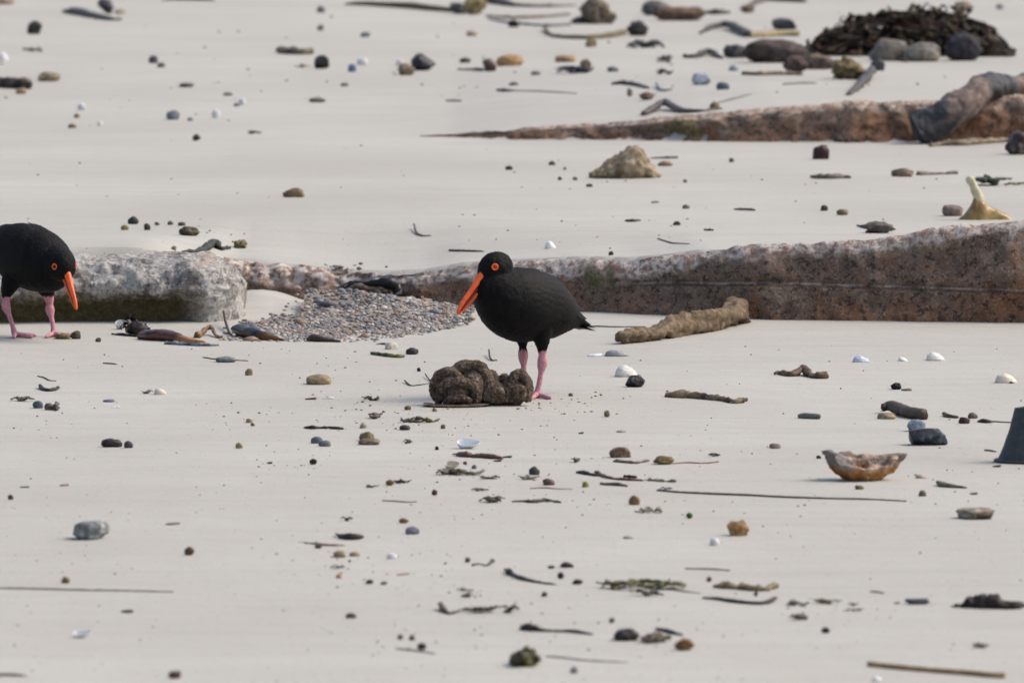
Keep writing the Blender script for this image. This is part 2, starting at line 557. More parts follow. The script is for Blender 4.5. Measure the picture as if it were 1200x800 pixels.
ledge2_mat = rock_material('upper_ledge_rock', (0.11, 0.075, 0.055), (0.22, 0.16, 0.12), (0.46, 0.37, 0.30), (0.25, 0.18, 0.13), bias=0.08)
ap2 = at_y(800, 152, float(yw2(at_z(800, 164, T1)[0])) + 0.02)
o = build_ledge('rock_ledge', X2L - 0.02, 6.0, yw2, lambda x: T1 + zt2(x) + 0.004, T1,
                lambda x: np.interp(x, [X2L, at_z(850, 165, T1)[0], at_z(1100, 165, T1)[0]], [0.05, 0.14, 0.3]), 0.012, ledge2_mat, seed=31,
                rough_x=lambda x: 1.0 + 0.35 * sstep((x - X2L) / 0.6),
                algae_px=[(ap2[0], ap2[2], (0.05, 0.03))])
tag(o, 'farther narrow pinkish rock ledge tapering into sand under the charred log', 'rock ledge')

def build_boulder():
    xr = at_z(284, 378)[0]; x0 = -3.2
    xs = np.concatenate([np.arange(x0, xr - 0.14, 0.007), xr - 0.14 * (1 - np.sin(np.linspace(0, 1, 26) * math.pi / 2))])
    prof = np.array([(0.052, -0.06), (0.048, -0.02), (0.045, 0.0), (0.043, 0.02), (0.038, 0.034), (0.026, 0.045), (0.010, 0.054), (-0.006, 0.066), (-0.010, 0.085), (0.002, 0.105), (0.022, 0.124),
                     (0.050, 0.140), (0.085, 0.150), (0.12, 0.153), (0.17, 0.150), (0.24, 0.140), (0.32, 0.12), (0.40, 0.08), (0.42, -0.04)])
    pp = smooth_path(np.concatenate([prof, np.zeros((len(prof), 1))], 1), 110)[:, :2]
    pq = pp.copy(); im = int(np.argmin(pp[:, 0])); pq[:im, 0] = pp[im, 0] + 0.012 * np.linspace(1, 0, im)
    n, m = len(xs), len(pp)
    V = np.zeros((n, m, 3))
    cy, cz = 0.26, 0.06
    for i, x in enumerate(xs):
        q = np.clip((xr - x) / 0.14, 0, 1)
        s = math.sqrt(max(1 - (1 - q) ** 2.4, 0.0004))
        yb = float(yw1(min(x, at_z(150, 378)[0])))
        und = float(sstep(np.array((x - at_z(200, 378)[0]) / 0.10)))
        pr = pp * (1 - und) + pq * und
        V[i, :, 0] = x; V[i, :, 1] = yb + cy + (pr[:, 0] - cy) * s; V[i, :, 2] = cz + (pr[:, 1] - cz) * (0.25 + 0.75 * s) - 0.02 * (pr[:, 1] < 0)
    P = V.reshape(-1, 3)
    F = grid_faces(n, m) + [tuple(range((n - 1) * m, n * m))]
    d = fbm(P * 6, 4, 101) * 0.030 + fbm(P * 20, 5, 121, 0.6) * 0.022 + np.minimum(fbm(P * 55, 3, 141), 0.1) * 0.012
    nr = normals_of(P, F)
    P = P + nr * d[:, None] * np.interp(P[:, 2], [-0.02, 0.03, 0.06, 0.12, 0.15], [0.15, 0.35, 1.0, 1.0, 0.55])[:, None]
    t = NT('boulder_rock')
    v = t.coords()
    n1 = t.noise(v, 15, 8, 0.74, 0.2); n2 = t.noise(v, 95, 6, 0.75); n3 = t.noise(v, 6, 4, 0.6, 0.4)
    c = t.ramp(n2, [(0.36, (0.20, 0.185, 0.165)), (0.47, (0.44, 0.42, 0.39)), (0.60, (0.64, 0.62, 0.585))])
    c = t.mix(t.ramp(n1, [(0.50, 0.0), (0.57, 0.9)]), c, t.ramp(n2, [(0.38, (0.06, 0.058, 0.055)), (0.62, (0.27, 0.26, 0.25))]))
    c = t.mix(t.ramp(n3, [(0.50, 0.0), (0.63, 0.45)]), c, (0.36, 0.255, 0.17))
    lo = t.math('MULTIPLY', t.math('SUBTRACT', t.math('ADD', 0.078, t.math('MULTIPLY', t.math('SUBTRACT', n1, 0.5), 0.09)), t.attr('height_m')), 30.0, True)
    lo = t.math('MULTIPLY', lo, t.attr('damp_shade'))
    c = t.mix(lo, c, t.ramp(n2, [(0.35, (0.06, 0.050, 0.022)), (0.65, (0.17, 0.13, 0.065))]))  # undercut foot: overhang shade painted into the colour, with damp olive algae
    nm = t.bump(t.noise(v, 55, 6, 0.72), 0.9, 0.014)
    nm = t.bump(t.noise(v, 200, 4, 0.7), 0.6, 0.004, nm)
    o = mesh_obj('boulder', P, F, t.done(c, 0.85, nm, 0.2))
    fattr(o, 'height_m', P[:, 2]); fattr(o, 'damp_shade', 1 - sstep((P[:, 0] - at_z(205, 378)[0]) / 0.1))
    tag(o, 'low flat whitish boulder with dark undercut foot behind the head-down bird', 'boulder')
build_boulder()

# ------------------------------------------------------------------ gravel bed
def in_poly(x, y, poly):
    c = False
    for i in range(len(poly)):
        x1, y1 = poly[i]; x2, y2 = poly[i - 1]
        if (y1 > y) != (y2 > y) and x < (x2 - x1) * (y - y1) / (y2 - y1) + x1: c = not c
    return c
GPX = [(258, 397), (285, 400), (345, 400.5), (400, 400), (440, 398), (490, 389), (528, 383), (552, 374), (556, 367), (520, 362), (455, 357), (395, 352), (372, 356), (345, 372), (305, 378), (275, 386)]
GW = [at_z(x, y)[:2] for x, y in GPX]
def gh(x, y):                     # height of the gravel mound
    a, b = at_z(430, 362)[:2], at_z(360, 396)[:2]
    q = (y - b[1]) / (a[1] - b[1])
    e = min(math.hypot(x - gx, y - gy) for gx, gy in GW)
    return -0.002 + 0.045 * float(sstep(np.array(q))) * min(1, e / 0.2)
GP = [((0.135, 0.145, 0.165), 4), ((0.22, 0.225, 0.235), 3), ((0.27, 0.185, 0.13), 3), ((0.40, 0.36, 0.31), 3), ((0.10, 0.10, 0.115), 2), ((0.38, 0.275, 0.19), 2), ((0.55, 0.52, 0.48), 1), ((0.2, 0.14, 0.1), 1)]
GN = ['slate blue', 'pale grey', 'reddish brown', 'sandy beige', 'charcoal', 'peach', 'off white', 'dark brown']
GPL = [c for c, n in GP for _ in range(n)]
def build_gravel():
    r = random.Random(5)
    t = NT('gravel')
    v = t.coords()
    col = t.mix(t.math('MULTIPLY', t.ramp(t.noise(v, 300, 3, 0.6), [(0.4, 0.0), (0.7, 1.0)]), 0.4), t.attr('col', 'Color'), (0.3, 0.26, 0.22))
    mat = t.done(col, 0.6, t.bump(t.noise(v, 260, 3), 0.3, 0.002), 0.3)
    xs = [p[0] for p in GW]; ys = [p[1] for p in GW]
    iv, if_ = ico(1); iv2, if2 = ico(2)
    parts, cols = [], []
    # bed under the pebbles
    gx = np.linspace(min(xs), max(xs), 90); gy = np.linspace(min(ys), max(ys) + 0.02, 70)
    BV, BF, ok = [], [], {}
    for i, X in enumerate(gx):
        for j, Y in enumerate(gy):
            if in_poly(X, Y, GW):
                ok[(i, j)] = len(BV); BV.append((X, Y, tz(X, Y) + gh(X, Y)))
    for (i, j) in ok:
        q = [(i, j), (i + 1, j), (i + 1, j + 1), (i, j + 1)]
        if all(k in ok for k in q): BF.append(tuple(ok[k] for k in q))
    parts.append((np.array(BV), BF)); cols.append(np.tile([[0.20, 0.175, 0.15]], (len(BV), 1)))
    big = 0
    n = 0
    while n < 7500:
        X, Y = r.uniform(min(xs), max(xs)), r.uniform(min(ys), max(ys))
        if not in_poly(X + r.gauss(0, 0.012), Y + r.gauss(0, 0.05), GW): continue
        if r.random() < 0.75 * float(sstep(np.array((vnoise(np.array([[X * 9, Y * 3.5, 1.0]]), 4)[0] - 0.05) * 4))): continue
        n += 1
        s = r.choice([0.0025, 0.003, 0.004, 0.005, 0.0062])
        d = np.array([s * r.uniform(0.9, 1.5), s * r.uniform(0.8, 1.2), s * r.uniform(0.5, 0.8)])
        a = r.uniform(0, 3.14); ca, sa = math.cos(a), math.sin(a)
        w = iv * d * (1 + 0.15 * vnoise(iv * 1.3 + n * 7.1, 3))[:, None]
        w = np.stack([w[:, 0] * ca - w[:, 1] * sa, w[:, 0] * sa + w[:, 1] * ca, w[:, 2]], 1)
        parts.append((w + (X, Y, tz(X, Y) + gh(X, Y) + d[2] * 0.4), if_))
        c = np.array(r.choice(GPL)) * r.uniform(0.75, 1.2)
        cols.append(np.tile(c, (len(w), 1)))
    V, F = join(parts)
    o = mesh_obj('gravel_bed', V, F, mat)
    cattr(o, 'col', np.concatenate(cols))
    tag(o, 'patch of small mixed grey and tan gravel in front of the rock ledge', 'gravel', kind='stuff')
    # larger pebbles: things of their own
    k = 0
    while k < 70:
        X, Y = r.uniform(min(xs), max(xs)), r.uniform(min(ys), max(ys))
        if not in_poly(X, Y, GW): continue
        s = 0.0075 + 0.009 * r.random() ** 2
        d = np.array([s * r.uniform(0.9, 1.4), s, s * r.uniform(0.5, 0.75)])
        w = iv2 * d * (1 + 0.18 * vnoise(iv2 * 1.2 + k * 5.3, 8))[:, None]
        c = r.choice(GPL); cn = GN[[q[0] for q in GP].index(c)]
        o = mesh_obj('pebble', w, if2, stone_mat(c, 0.55, 0.3, 70.0, key='pebble_stone'), loc=(X, Y, tz(X, Y) + gh(X, Y) + d[2] * 0.35))
        o.rotation_euler = (r.uniform(-.2, .2), r.uniform(-.2, .2), r.uniform(0, 6.28))
        tag(o, 'larger %s pebble lying in the gravel bed by the ledge' % cn, 'pebble', 'larger %s pebbles in the gravel bed' % cn)
        k += 1
build_gravel()

# ------------------------------------------------------------------ birds
def plumage_mat():
    t = NT('plumage')
    v = t.coords()
    n = t.noise(v, 30, 4, 0.6)
    vo = t.n('ShaderNodeTexVoronoi'); vo.inputs['Scale'].default_value = 85; t.l(t.coords((1.0, 1.0, 0.55)), vo.inputs['Vector'])
    c = t.ramp(n, [(0.3, (0.0028, 0.0028, 0.0033)), (0.7, (0.0058, 0.0056, 0.006))])
    c = t.mix(t.ramp(vo.outputs['Distance'], [(0.25, 0.0), (0.75, 0.6)]), c, (0.0085, 0.008, 0.0082))
    c = t.mix(t.attr('leg'), c, t.ramp(t.noise(v, 190, 3, 0.6), [(0.3, (0.42, 0.17, 0.20)), (0.7, (0.62, 0.32, 0.36))]))
    nm = t.bump(t.noise(v, 140, 5, 0.7), 0.5, 0.004)
    nm = t.bump(vo.outputs['Distance'], 0.35, 0.003, nm)
    m = t.done(c, t.math('SUBTRACT', 0.62, t.math('MULTIPLY', t.attr('leg'), 0.12)), nm, 0.10)
    return m
def feather_mat():
    t = NT('wing_feathers')
    v = t.coords()
    c = t.ramp(t.noise(v, 45, 5, 0.65), [(0.3, (0.0032, 0.0031, 0.0033)), (0.7, (0.0085, 0.008, 0.0077))])
    nm = t.bump(t.noise(v, 260, 4, 0.7), 0.45, 0.003)
    return t.done(c, 0.58, nm, 0.13)
PLUME, FEATH = plumage_mat(), feather_mat()
def simple_mat(name, c, rough, spec=0.4, var=0.15, scale=120):
    t = NT(name); v = t.coords()
    a = tuple(x * (1 - var) for x in c); b = tuple(x * (1 + var) for x in c)
    col = t.ramp(t.noise(v, scale, 4, 0.6), [(0.3, a), (0.7, b)])
    return t.done(col, rough, t.bump(t.noise(v, scale * 3, 3), 0.2, 0.001), spec)
BILL = simple_mat('bill_horn', (0.82, 0.125, 0.024), 0.38, 0.45, 0.22, 90)
BILLG = simple_mat('bill_gape', (0.30, 0.04, 0.012), 0.5, 0.3)
EYER = simple_mat('eye_ring_skin', (0.80, 0.12, 0.015), 0.4)
IRIS = simple_mat('eye_iris', (0.55, 0.02, 0.012), 0.12, 0.6)
PUPIL = simple_mat('eye_pupil', (0.004, 0.004, 0.004), 0.08, 0.6)

def build_bird(name, base, unit, yaw, sections, neck, head, legs, leg_z, label, tail_end, tail_z, toes_yaw, seed):
    """lengths in units; yaw: heading angle in the ground plane; forward = (cos, sin)"""
    r = random.Random(seed)
    fw = np.array([math.cos(yaw), math.sin(yaw), 0.0]); lf = np.array([-fw[1], fw[0], 0.0]); up = np.array([0, 0, 1.0])
    def B(s, l, z): return fw * s + lf * l + up * z
    S = np.array(sections, float)
    ss = np.linspace(S[0, 0], S[-1, 0], 90)
    cols = [np.interp(ss, S[:, 0], S[:, k]) for k in (1, 2, 3)]
    ker = np.array([1, 4, 6, 4, 1.0]) / 16
    for _ in range(4):
        for k in range(3):
            q = np.convolve(np.pad(cols[k], 2, mode='edge'), ker, 'valid'); q[0] = cols[k][0]; q[-1] = cols[k][-1]; cols[k] = q
    def surf(s, phi, off=0.0):
        zc = np.interp(s, ss, cols[0]); a = np.interp(s, ss, cols[1]); b = np.interp(s, ss, cols[2])
        return B(s, (a + off) * math.cos(phi), zc + (b + off) * math.sin(phi))
    parts = []
    seg = 36
    V = [surf(s, 2 * math.pi * j / seg) for s in ss for j in range(seg)]
    F = grid_faces(len(ss), seg, True)
    V.append(B(ss[0] - 1, 0, cols[0][0])); V.append(B(ss[-1] + 2, 0, cols[0][-1]))
    a, b = len(V) - 2, len(V) - 1
    for j in range(seg):
        F.append((a, (j + 1) % seg, j)); F.append((b, (len(ss) - 1) * seg + j, (len(ss) - 1) * seg + (j + 1) % seg))
    parts.append((np.array(V), F))
    # neck: swept tube of given 3D points (u, w, z, radius)
    npth = smooth_path([q[:3] for q in neck], 24); nr = np.interp(np.linspace(0, 1, 24), np.linspace(0, 1, len(neck)), [q[3] for q in neck])
    parts.append(tube(npth, nr, 24, up=(0.3, 0.2, 1)))
    # head
    hc, hyaw, hp, hdim = head
    hf = np.array([math.cos(hyaw) * math.cos(hp), math.sin(hyaw) * math.cos(hp), math.sin(hp)])
    hl = np.array([-math.sin(hyaw), math.cos(hyaw), 0.0]); hu = np.cross(hf, hl)
    hc = np.array(hc, float)
    iv, if_ = ico(4)
    hv = iv.copy()
    taper = 1 - 0.20 * np.clip(hv[:, 0], 0, 1) ** 2
    hv = hv * hdim; hv[:, 1] *= taper; hv[:, 2] *= taper
    HV = hc + hv[:, :1] * hf + hv[:, 1:2] * hl + hv[:, 2:] * hu
    parts.append((HV, if_))
    # legs
    for lg in legs:
        hip, ankle0, hock, foot = [np.array(q, float) for q in lg['pts']]
        p = smooth_path([hip, ankle0, hock], 26)
        rr = np.interp(np.linspace(0, 1, 26), [0, 0.28, 0.5, 0.64, 0.80, 0.93, 1.0], [17, 13, 8.6, 6.0, 4.4, 5.9, 6.1])
        parts.append(tube(p, rr, 16, up=(0.2, 1, 0.1)))
        p2 = smooth_path([hock + (hock - ankle0) * 0.01, hock * 0.5 + foot * 0.5 + np.array([0.5, 0, 0]), foot], 22)
        rr2 = np.interp(np.linspace(0, 1, 22), [0, 0.12, 0.3, 0.75, 0.92, 1], [6.2, 5.6, 3.3, 3.1, 4.2, 4.6])
        parts.append(tube(p2, rr2, 16, up=(0.2, 1, 0.1)))
        ty = lg['yaw']
        for k, (da, ln) in enumerate(((-0.85, 28), (0.0, 32), (0.85, 28))):
            d = np.array([math.cos(ty + da), math.sin(ty + da), 0])
            g = lambda q: np.array([q[0], q[1], lg.get('gz', 0.0)])
            f0 = np.array([foot[0], foot[1], foot[2]])
            pts = [f0, f0 * np.array([1, 1, 0]) + d * ln * 0.25 + up * (3.6 ), f0 * np.array([1, 1, 0]) + d * ln * 0.62 + up * 2.6, f0 * np.array([1, 1, 0]) + d * ln + up * 1.7]
            pth = smooth_path(pts, 14)
            parts.append(tube(pth, np.interp(np.linspace(0, 1, 14), [0, 0.3, 0.55, 0.7, 0.92, 1], [4.0, 3.2, 2.7, 3.0, 2.2, 1.4]), 12))
    V, F = join(parts)
    V, F = remesh(V, F, 1.0, 4)
    root = empty(name, base)
    tag(root, label, 'bird')
    body = mesh_obj('body', V * unit, F, PLUME, root)
    nz = 3.2 * fbm(V * 0.35, 3, seed)
    fattr(body, 'leg', sstep((leg_z + 1.6 - V[:, 2] + nz) / 3.2))
    # fluffy relief of the plumage
    me = body.data
    nrm = np.zeros(len(V) * 3); me.vertices.foreach_get('normal', nrm); nrm = nrm.reshape(-1, 3)
    fe = np.where(V[:, 2] > leg_z + 3, 1.0, 0.15)
    V2 = V + nrm * (fe * (0.55 * fbm(V * 0.22, 3, seed + 5) + 0.35 * fbm(V * 0.7, 2, seed + 9)))[:, None]
    me.vertices.foreach_set('co', (V2 * unit).ravel()); me.update()

    # folded wings: overlapping feathers laid over the flank, and the tail fan
    es = np.concatenate([[tail_end - 6, tail_end + 8], ss[10:]])
    ez = np.concatenate([[tail_z + 1, tail_z + 2], cols[0][10:]]); ea = np.concatenate([[4.0, 7.5], cols[1][10:]]); eb = np.concatenate([[2.0, 4.5], cols[2][10:]])
    ds = np.linspace(es[0], es[-1], 160)
    ec = [np.interp(ds, es, q) for q in (ez, ea, eb)]
    for _ in range(10):
        for k in range(3): ec[k] = np.convolve(np.pad(ec[k], 2, mode='edge'), ker, 'valid')
    def wsurf(s, phi, off):
        zc, a, b = (np.interp(s, ds, q) for q in ec)
        return B(s, (a + off) * math.cos(phi), zc + (b + off) * math.sin(phi)), (a + b) * 0.5
    def feather(s0, p0, s1, p1, wid, o0, o1, side, n=8):
        rows = []
        for i in range(n):
            t = i / (n - 1)
            s = s0 + (s1 - s0) * t; ph = p0 + (p1 - p0) * t
            w = wid * (math.sin(math.pi * min(1, 0.18 + 0.66 * t)) if t < 0.8 else math.sqrt(max(0, 1 - ((t - 0.8) / 0.2) ** 2)) * 0.93 + 0.02)
            off = o0 + (o1 - o0) * t
            a_ = max(wsurf(s, 0, 0)[1], 9)
            for e in (-1, -0.5, 0, 0.5, 1):
                dph = e * w * 0.5 / a_
                q = wsurf(s, min(ph + dph, 1.7), off + 0.4 * (1 - e * e))[0]
                if side < 0:
                    lat = np.dot(q, lf); q = q - 2 * lat * lf
                rows.append(q)
        return np.array(rows), grid_faces(n, 5)
    for side in (1, -1):
        fp = []
        R = math.radians
        # primaries, secondaries/tertials, greater coverts, lesser coverts, scapulars
        for k in range(6):
            fp.append(feather(-34 - 2 * k, R(2 + 5 * k), tail_end + 13 + 4 * (5 - k) * 0.6, R(8 + 8 * k), 8, 1.0, 0.8 + 0.15 * k, side, 10))
        for k in range(8):
            fp.append(feather(-2 - 3 * k, R(-14 + 9 * k), -52 - 3.2 * (k % 5) - 2 * k, R(-6 + 10.5 * k), 13, 1.0, 3.0 + 0.15 * k, side, 9))
        for k in range(8):
            fp.append(feather(18 - 1.5 * k, R(-18 + 11 * k), -18 - 2 * k, R(-16 + 11.5 * k), 13, -0.5, 3.2, side))
        for row in range(3):
            for k in range(9):
                s0 = 40 - row * 11 + r.uniform(-2, 2) - 0.6 * k
                ph = R(-10 + 10 * k + 4 * (row % 2))
                fp.append(feather(s0, ph, s0 - 22, ph, 12.5, -1.6 + 0.7 * row, 1.5 + 0.3 * row, side, 7))
        Vw, Fw = join(fp)
        mesh_obj('wing', Vw * unit, Fw, FEATH, root)
    tp = []
    for k in range(7):
        e = (k - 3) / 3
        n = 7; rows = []
        for i in range(n):
            t = i / (n - 1)
            s = ss[0] + 16 + (tail_end - ss[0] - 16) * t
            z = np.interp(t, [0, 1], [cols[0][0] + 2, tail_z]) - 1.2 * abs(e) + 0.4 * (3 - abs(k - 3))
            w = 5.0 * (1 if t < 0.85 else 0.7)
            for q in (-1, 0, 1):
                rows.append(B(s + 2 * abs(e), e * (6 + 5 * t) + q * w, z + 0.6 * (1 - abs(q))))
        tp.append((np.array(rows), grid_faces(n, 3)))
        low = np.array(rows) - np.array([0, 0, 3.4])
        tp.append((low, [f[::-1] for f in grid_faces(n, 3)]))
    Vt, Ft = join(tp)
    mesh_obj('tail', Vt * unit, Ft, FEATH, root)
    return root, hc, hf, hl, hu

def add_bill(root, unit, start, tip, hl, gape, hbase, htip, wbase):
    start, tip = np.array(start, float), np.array(tip, float)
    ax = tip - start; L = np.linalg.norm(ax); ax /= L
    hl = hl - ax * np.dot(hl, ax); hl /= np.linalg.norm(hl)
    hu = np.cross(ax, hl)
    if hu[2] < 0: hu = -hu
    bill = empty('bill', (0, 0, 0)); bill.parent = root
    for nm, sg in (('upper_mandible', 1), ('lower_mandible', -1)):
        n, seg = 22, 16; V = []
        for i in range(n):
            t = i / (n - 1)
            hh = np.interp(t, [0, 0.12, 0.35, 0.8, 0.95, 1], [hbase * 0.5, hbase * 0.5, hbase * 0.40, hbase * 0.33, htip * 0.5, htip * 0.28]) * (1.06 if sg > 0 else 0.9)
            ww = np.interp(t, [0, 0.2, 0.6, 0.9, 1], [wbase, wbase * 0.85, wbase * 0.6, wbase * 0.45, wbase * 0.25])
            c = start + ax * L * t * (1.0 if sg > 0 else 0.985) + hu * sg * (0.12 + gape * t * (1 - t))
            if sg < 0 and t > 0.6: c = c + hu * (t - 0.6) * 1.5
            for j in range(seg):
                a = 2 * math.pi * j / seg
                x_, y_ = math.cos(a), math.sin(a)
                V.append(c + hl * ww * 0.5 * x_ * (1 - 0.25 * max(0, y_)) + hu * sg * (hh * (0.5 + 0.5 * y_) if y_ > -0.35 else hh * 0.32 * (1 + 0 * y_)) )
        F = grid_faces(n, seg, True)
        V.append(start - ax * 1); V.append(start + ax * (L * (1.0 if sg > 0 else 0.985) + 0.6) + hu * sg * 0.6)
        a, b = len(V) - 2, len(V) - 1
        for j in range(seg):
            F.append((a, (j + 1) % seg, j)); F.append((b, (n - 1) * seg + j, (n - 1) * seg + (j + 1) % seg))
        mesh_obj(nm, np.array(V) * unit, F, BILL, bill)
    # dark commissure line between the mandibles
    pts = [start + ax * L * t for t in np.linspace(0.02, 0.9, 10)]
    V, F = tube(np.array(pts), np.interp(np.linspace(0, 1, 10), [0, 1], [wbase * 0.45, wbase * 0.2]), 8, 0.12, up=tuple(hu))
    mesh_obj('gape', V * unit, F, BILLG, bill)

def add_eye(root, unit, c, nrm, r):
    c = np.array(c, float); nrm = nrm / np.linalg.norm(nrm)
    a = np.cross(nrm, [0, 0, 1.0]); a /= np.linalg.norm(a); b = np.cross(a, nrm)
    eye = empty('eye', (0, 0, 0)); eye.parent = root
    def dome(R, bulge, off):
        V, n, seg = [], 7, 24
        for i in range(n):
            t = i / (n - 1) * math.pi / 2
            for j in range(seg):
                q = 2 * math.pi * j / seg
                V.append(c + nrm * (off + bulge * math.sin(t)) + (a * math.cos(q) + b * math.sin(q)) * R * max(math.cos(t), 0.01))
        return np.array(V), grid_faces(n, seg, True)
    V, F = [], []
    seg, m = 28, 10
    for j in range(seg):
        q = 2 * math.pi * j / seg; dr = a * math.cos(q) + b * math.sin(q)
        for k in range(m):
            w = 2 * math.pi * k / m
            V.append(c + dr * (r * 0.80 + r * 0.22 * math.cos(w)) + nrm * (0.5 + r * 0.20 * math.sin(w)))
    F = [(j * m + k, j * m + (k + 1) % m, ((j + 1) % seg) * m + (k + 1) % m, ((j + 1) % seg) * m + k) for j in range(seg) for k in range(m)]
    mesh_obj('eye_ring', np.array(V) * unit, F, EYER, eye)
    V, F = dome(r * 0.72, r * 0.22, 0.1); mesh_obj('iris', V * unit, F, IRIS, eye)
    V, F = dome(r * 0.28, r * 0.08, 0.1 + r * 0.17); mesh_obj('pupil', V * unit, F, PUPIL, eye)

# --- the upright bird. local frame: x right, y away, z up; feet on the sand at image (622, 466)
U1 = 1 / 575.0
yaw1 = math.radians(180 + 45)
sec1 = [(-100, 79, 6, 2.5), (-90, 82, 9, 5), (-78, 87, 12.5, 10), (-68, 91, 18.5, 16), (-55, 96, 26, 24.5), (-35, 102, 35, 36), (-10, 107, 38, 42), (15, 108, 40, 44), (38, 112, 37, 41), (55, 117, 31, 36), (68, 122, 22, 27), (77, 126, 10, 13)]
def bw(yaw, s, l, z):
    return (math.cos(yaw) * s - math.sin(yaw) * l, math.sin(yaw) * s + math.cos(yaw) * l, z)
hc1 = (-38, -36, 152)
neck1 = [(*bw(yaw1, 34, 0, 118), 30), (*bw(yaw1, 43, 0, 132), 26), (hc1[0] + 3, hc1[1] + 4, 142), (hc1[0], hc1[1], 151)]
neck1 = [neck1[0], neck1[1], (*neck1[2], 22.5), (*neck1[3], 18.5)]
hyaw1 = math.radians(180 + 38)
legsA = [
    {'pts': [bw(yaw1, -6, 15, 92), (17, -12, 64), (17.5, -10, 41), (11, -15, 4)], 'yaw': math.radians(180 + 78)},
    {'pts': [bw(yaw1, -2, -14, 92), (-6, 12, 68), (-5, 13, 49), (-4, 6, 4)], 'yaw': math.radians(180 + 55)},
]
g1 = ground(618, 465)
bird1, hc, hf, hl, hu = build_bird('oystercatcher', g1, U1, yaw1, sec1, neck1, (hc1, hyaw1, math.radians(-24), (23.5, 18.2, 19.5)), legsA, 54.0,
    'black bird with orange bill standing upright over the dark folded lump', -105, 77, 0, 21)
add_bill(bird1, U1, (hc1[0] - 9.5, hc1[1] - 9, hc1[2] - 7.5), (-81, -62, 101), hl, 0.5, 19.0, 7.0, 10.0)
for sd in (1, -1):
    n_ = hf * 0.42 + hl * sd * 0.86 + hu * 0.30
    n_ /= np.linalg.norm(n_)
    pos = hc + hf * 23.5 * 0.42 * 0.93 + hl * sd * 18.2 * 0.86 * 0.90 + hu * 19.5 * 0.30 * 0.95
    add_eye(bird1, U1, pos + np.array([0, 0, 2.0]), n_, 4.1)

# --- the bird with its head down, cut by the frame
yaw2 = math.radians(-42)
sec2 = [(-100, 112, 6, 2.5), (-90, 112, 9, 5), (-80, 112, 12, 9), (-70, 112, 16, 12), (-55, 112, 26, 23), (-35, 110, 33, 33), (-10, 106, 38, 41), (15, 102, 39, 43), (38, 98, 37, 40), (55, 95, 31, 34), (66, 93, 22, 25), (74, 92, 10, 13)]
hc2 = (50, -62, 96)
neck2 = [(*bw(yaw2, 34, 0, 102), 30), (*bw(yaw2, 52, 0, 98), 26), (hc2[0] - 4, hc2[1] + 9, 97, 22), (*hc2, 18.5)]
hyaw2 = math.radians(-64)
legsB = [
    {'pts': [bw(yaw2, 6, 14, 88), (28, 6, 54), (30, 6, 34), (36, -4, 4)], 'yaw': math.radians(-60)},
    {'pts': [bw(yaw2, -4, -14, 86), (-24, -10, 58), (-26, -8, 40), (-14, -14, 4)], 'yaw': math.radians(-40)},
]
g2 = ground(31, 394)
bird2, hc, hf, hl, hu = build_bird('oystercatcher', g2, U1, yaw2, sec2, neck2, (hc2, hyaw2, math.radians(-34), (23.5, 18.5, 20)), legsB, 51.5,
    'black bird bending its head down beside the pale boulder', -105, 112, 0, 43)
add_bill(bird2, U1, (hc2[0] + 6, hc2[1] - 11, hc2[2] - 11), (71, -104, 42), hl, 0.5, 18, 6.5, 10.0)
for sd in (1, -1):
    n_ = hf * 0.42 + hl * sd * 0.86 + hu * 0.30
    n_ /= np.linalg.norm(n_)
    pos = hc + hf * 23.5 * 0.42 * 0.93 + hl * sd * 18.5 * 0.86 * 0.90 + hu * 20 * 0.30 * 0.95
    add_eye(bird2, U1, pos, n_, 4.1)

# ------------------------------------------------------------------ larger single things
def rough(V, F, amp, sc, seed, octv=4):
    n = normals_of(V, F)
    return V + n * (amp * fbm(V * sc, octv, seed))[:, None]

def PP(pts, Y0=None):
    """list of (px, py, lift px) -> world points standing on the ground below"""
    out = []
    for q in pts:
        g = ground(q[0], q[1]); s = px_m(g.y)
        out.append((g.x, g.y, g.z + (q[2] / s if len(q) > 2 else 0)))
    return np.array(out)

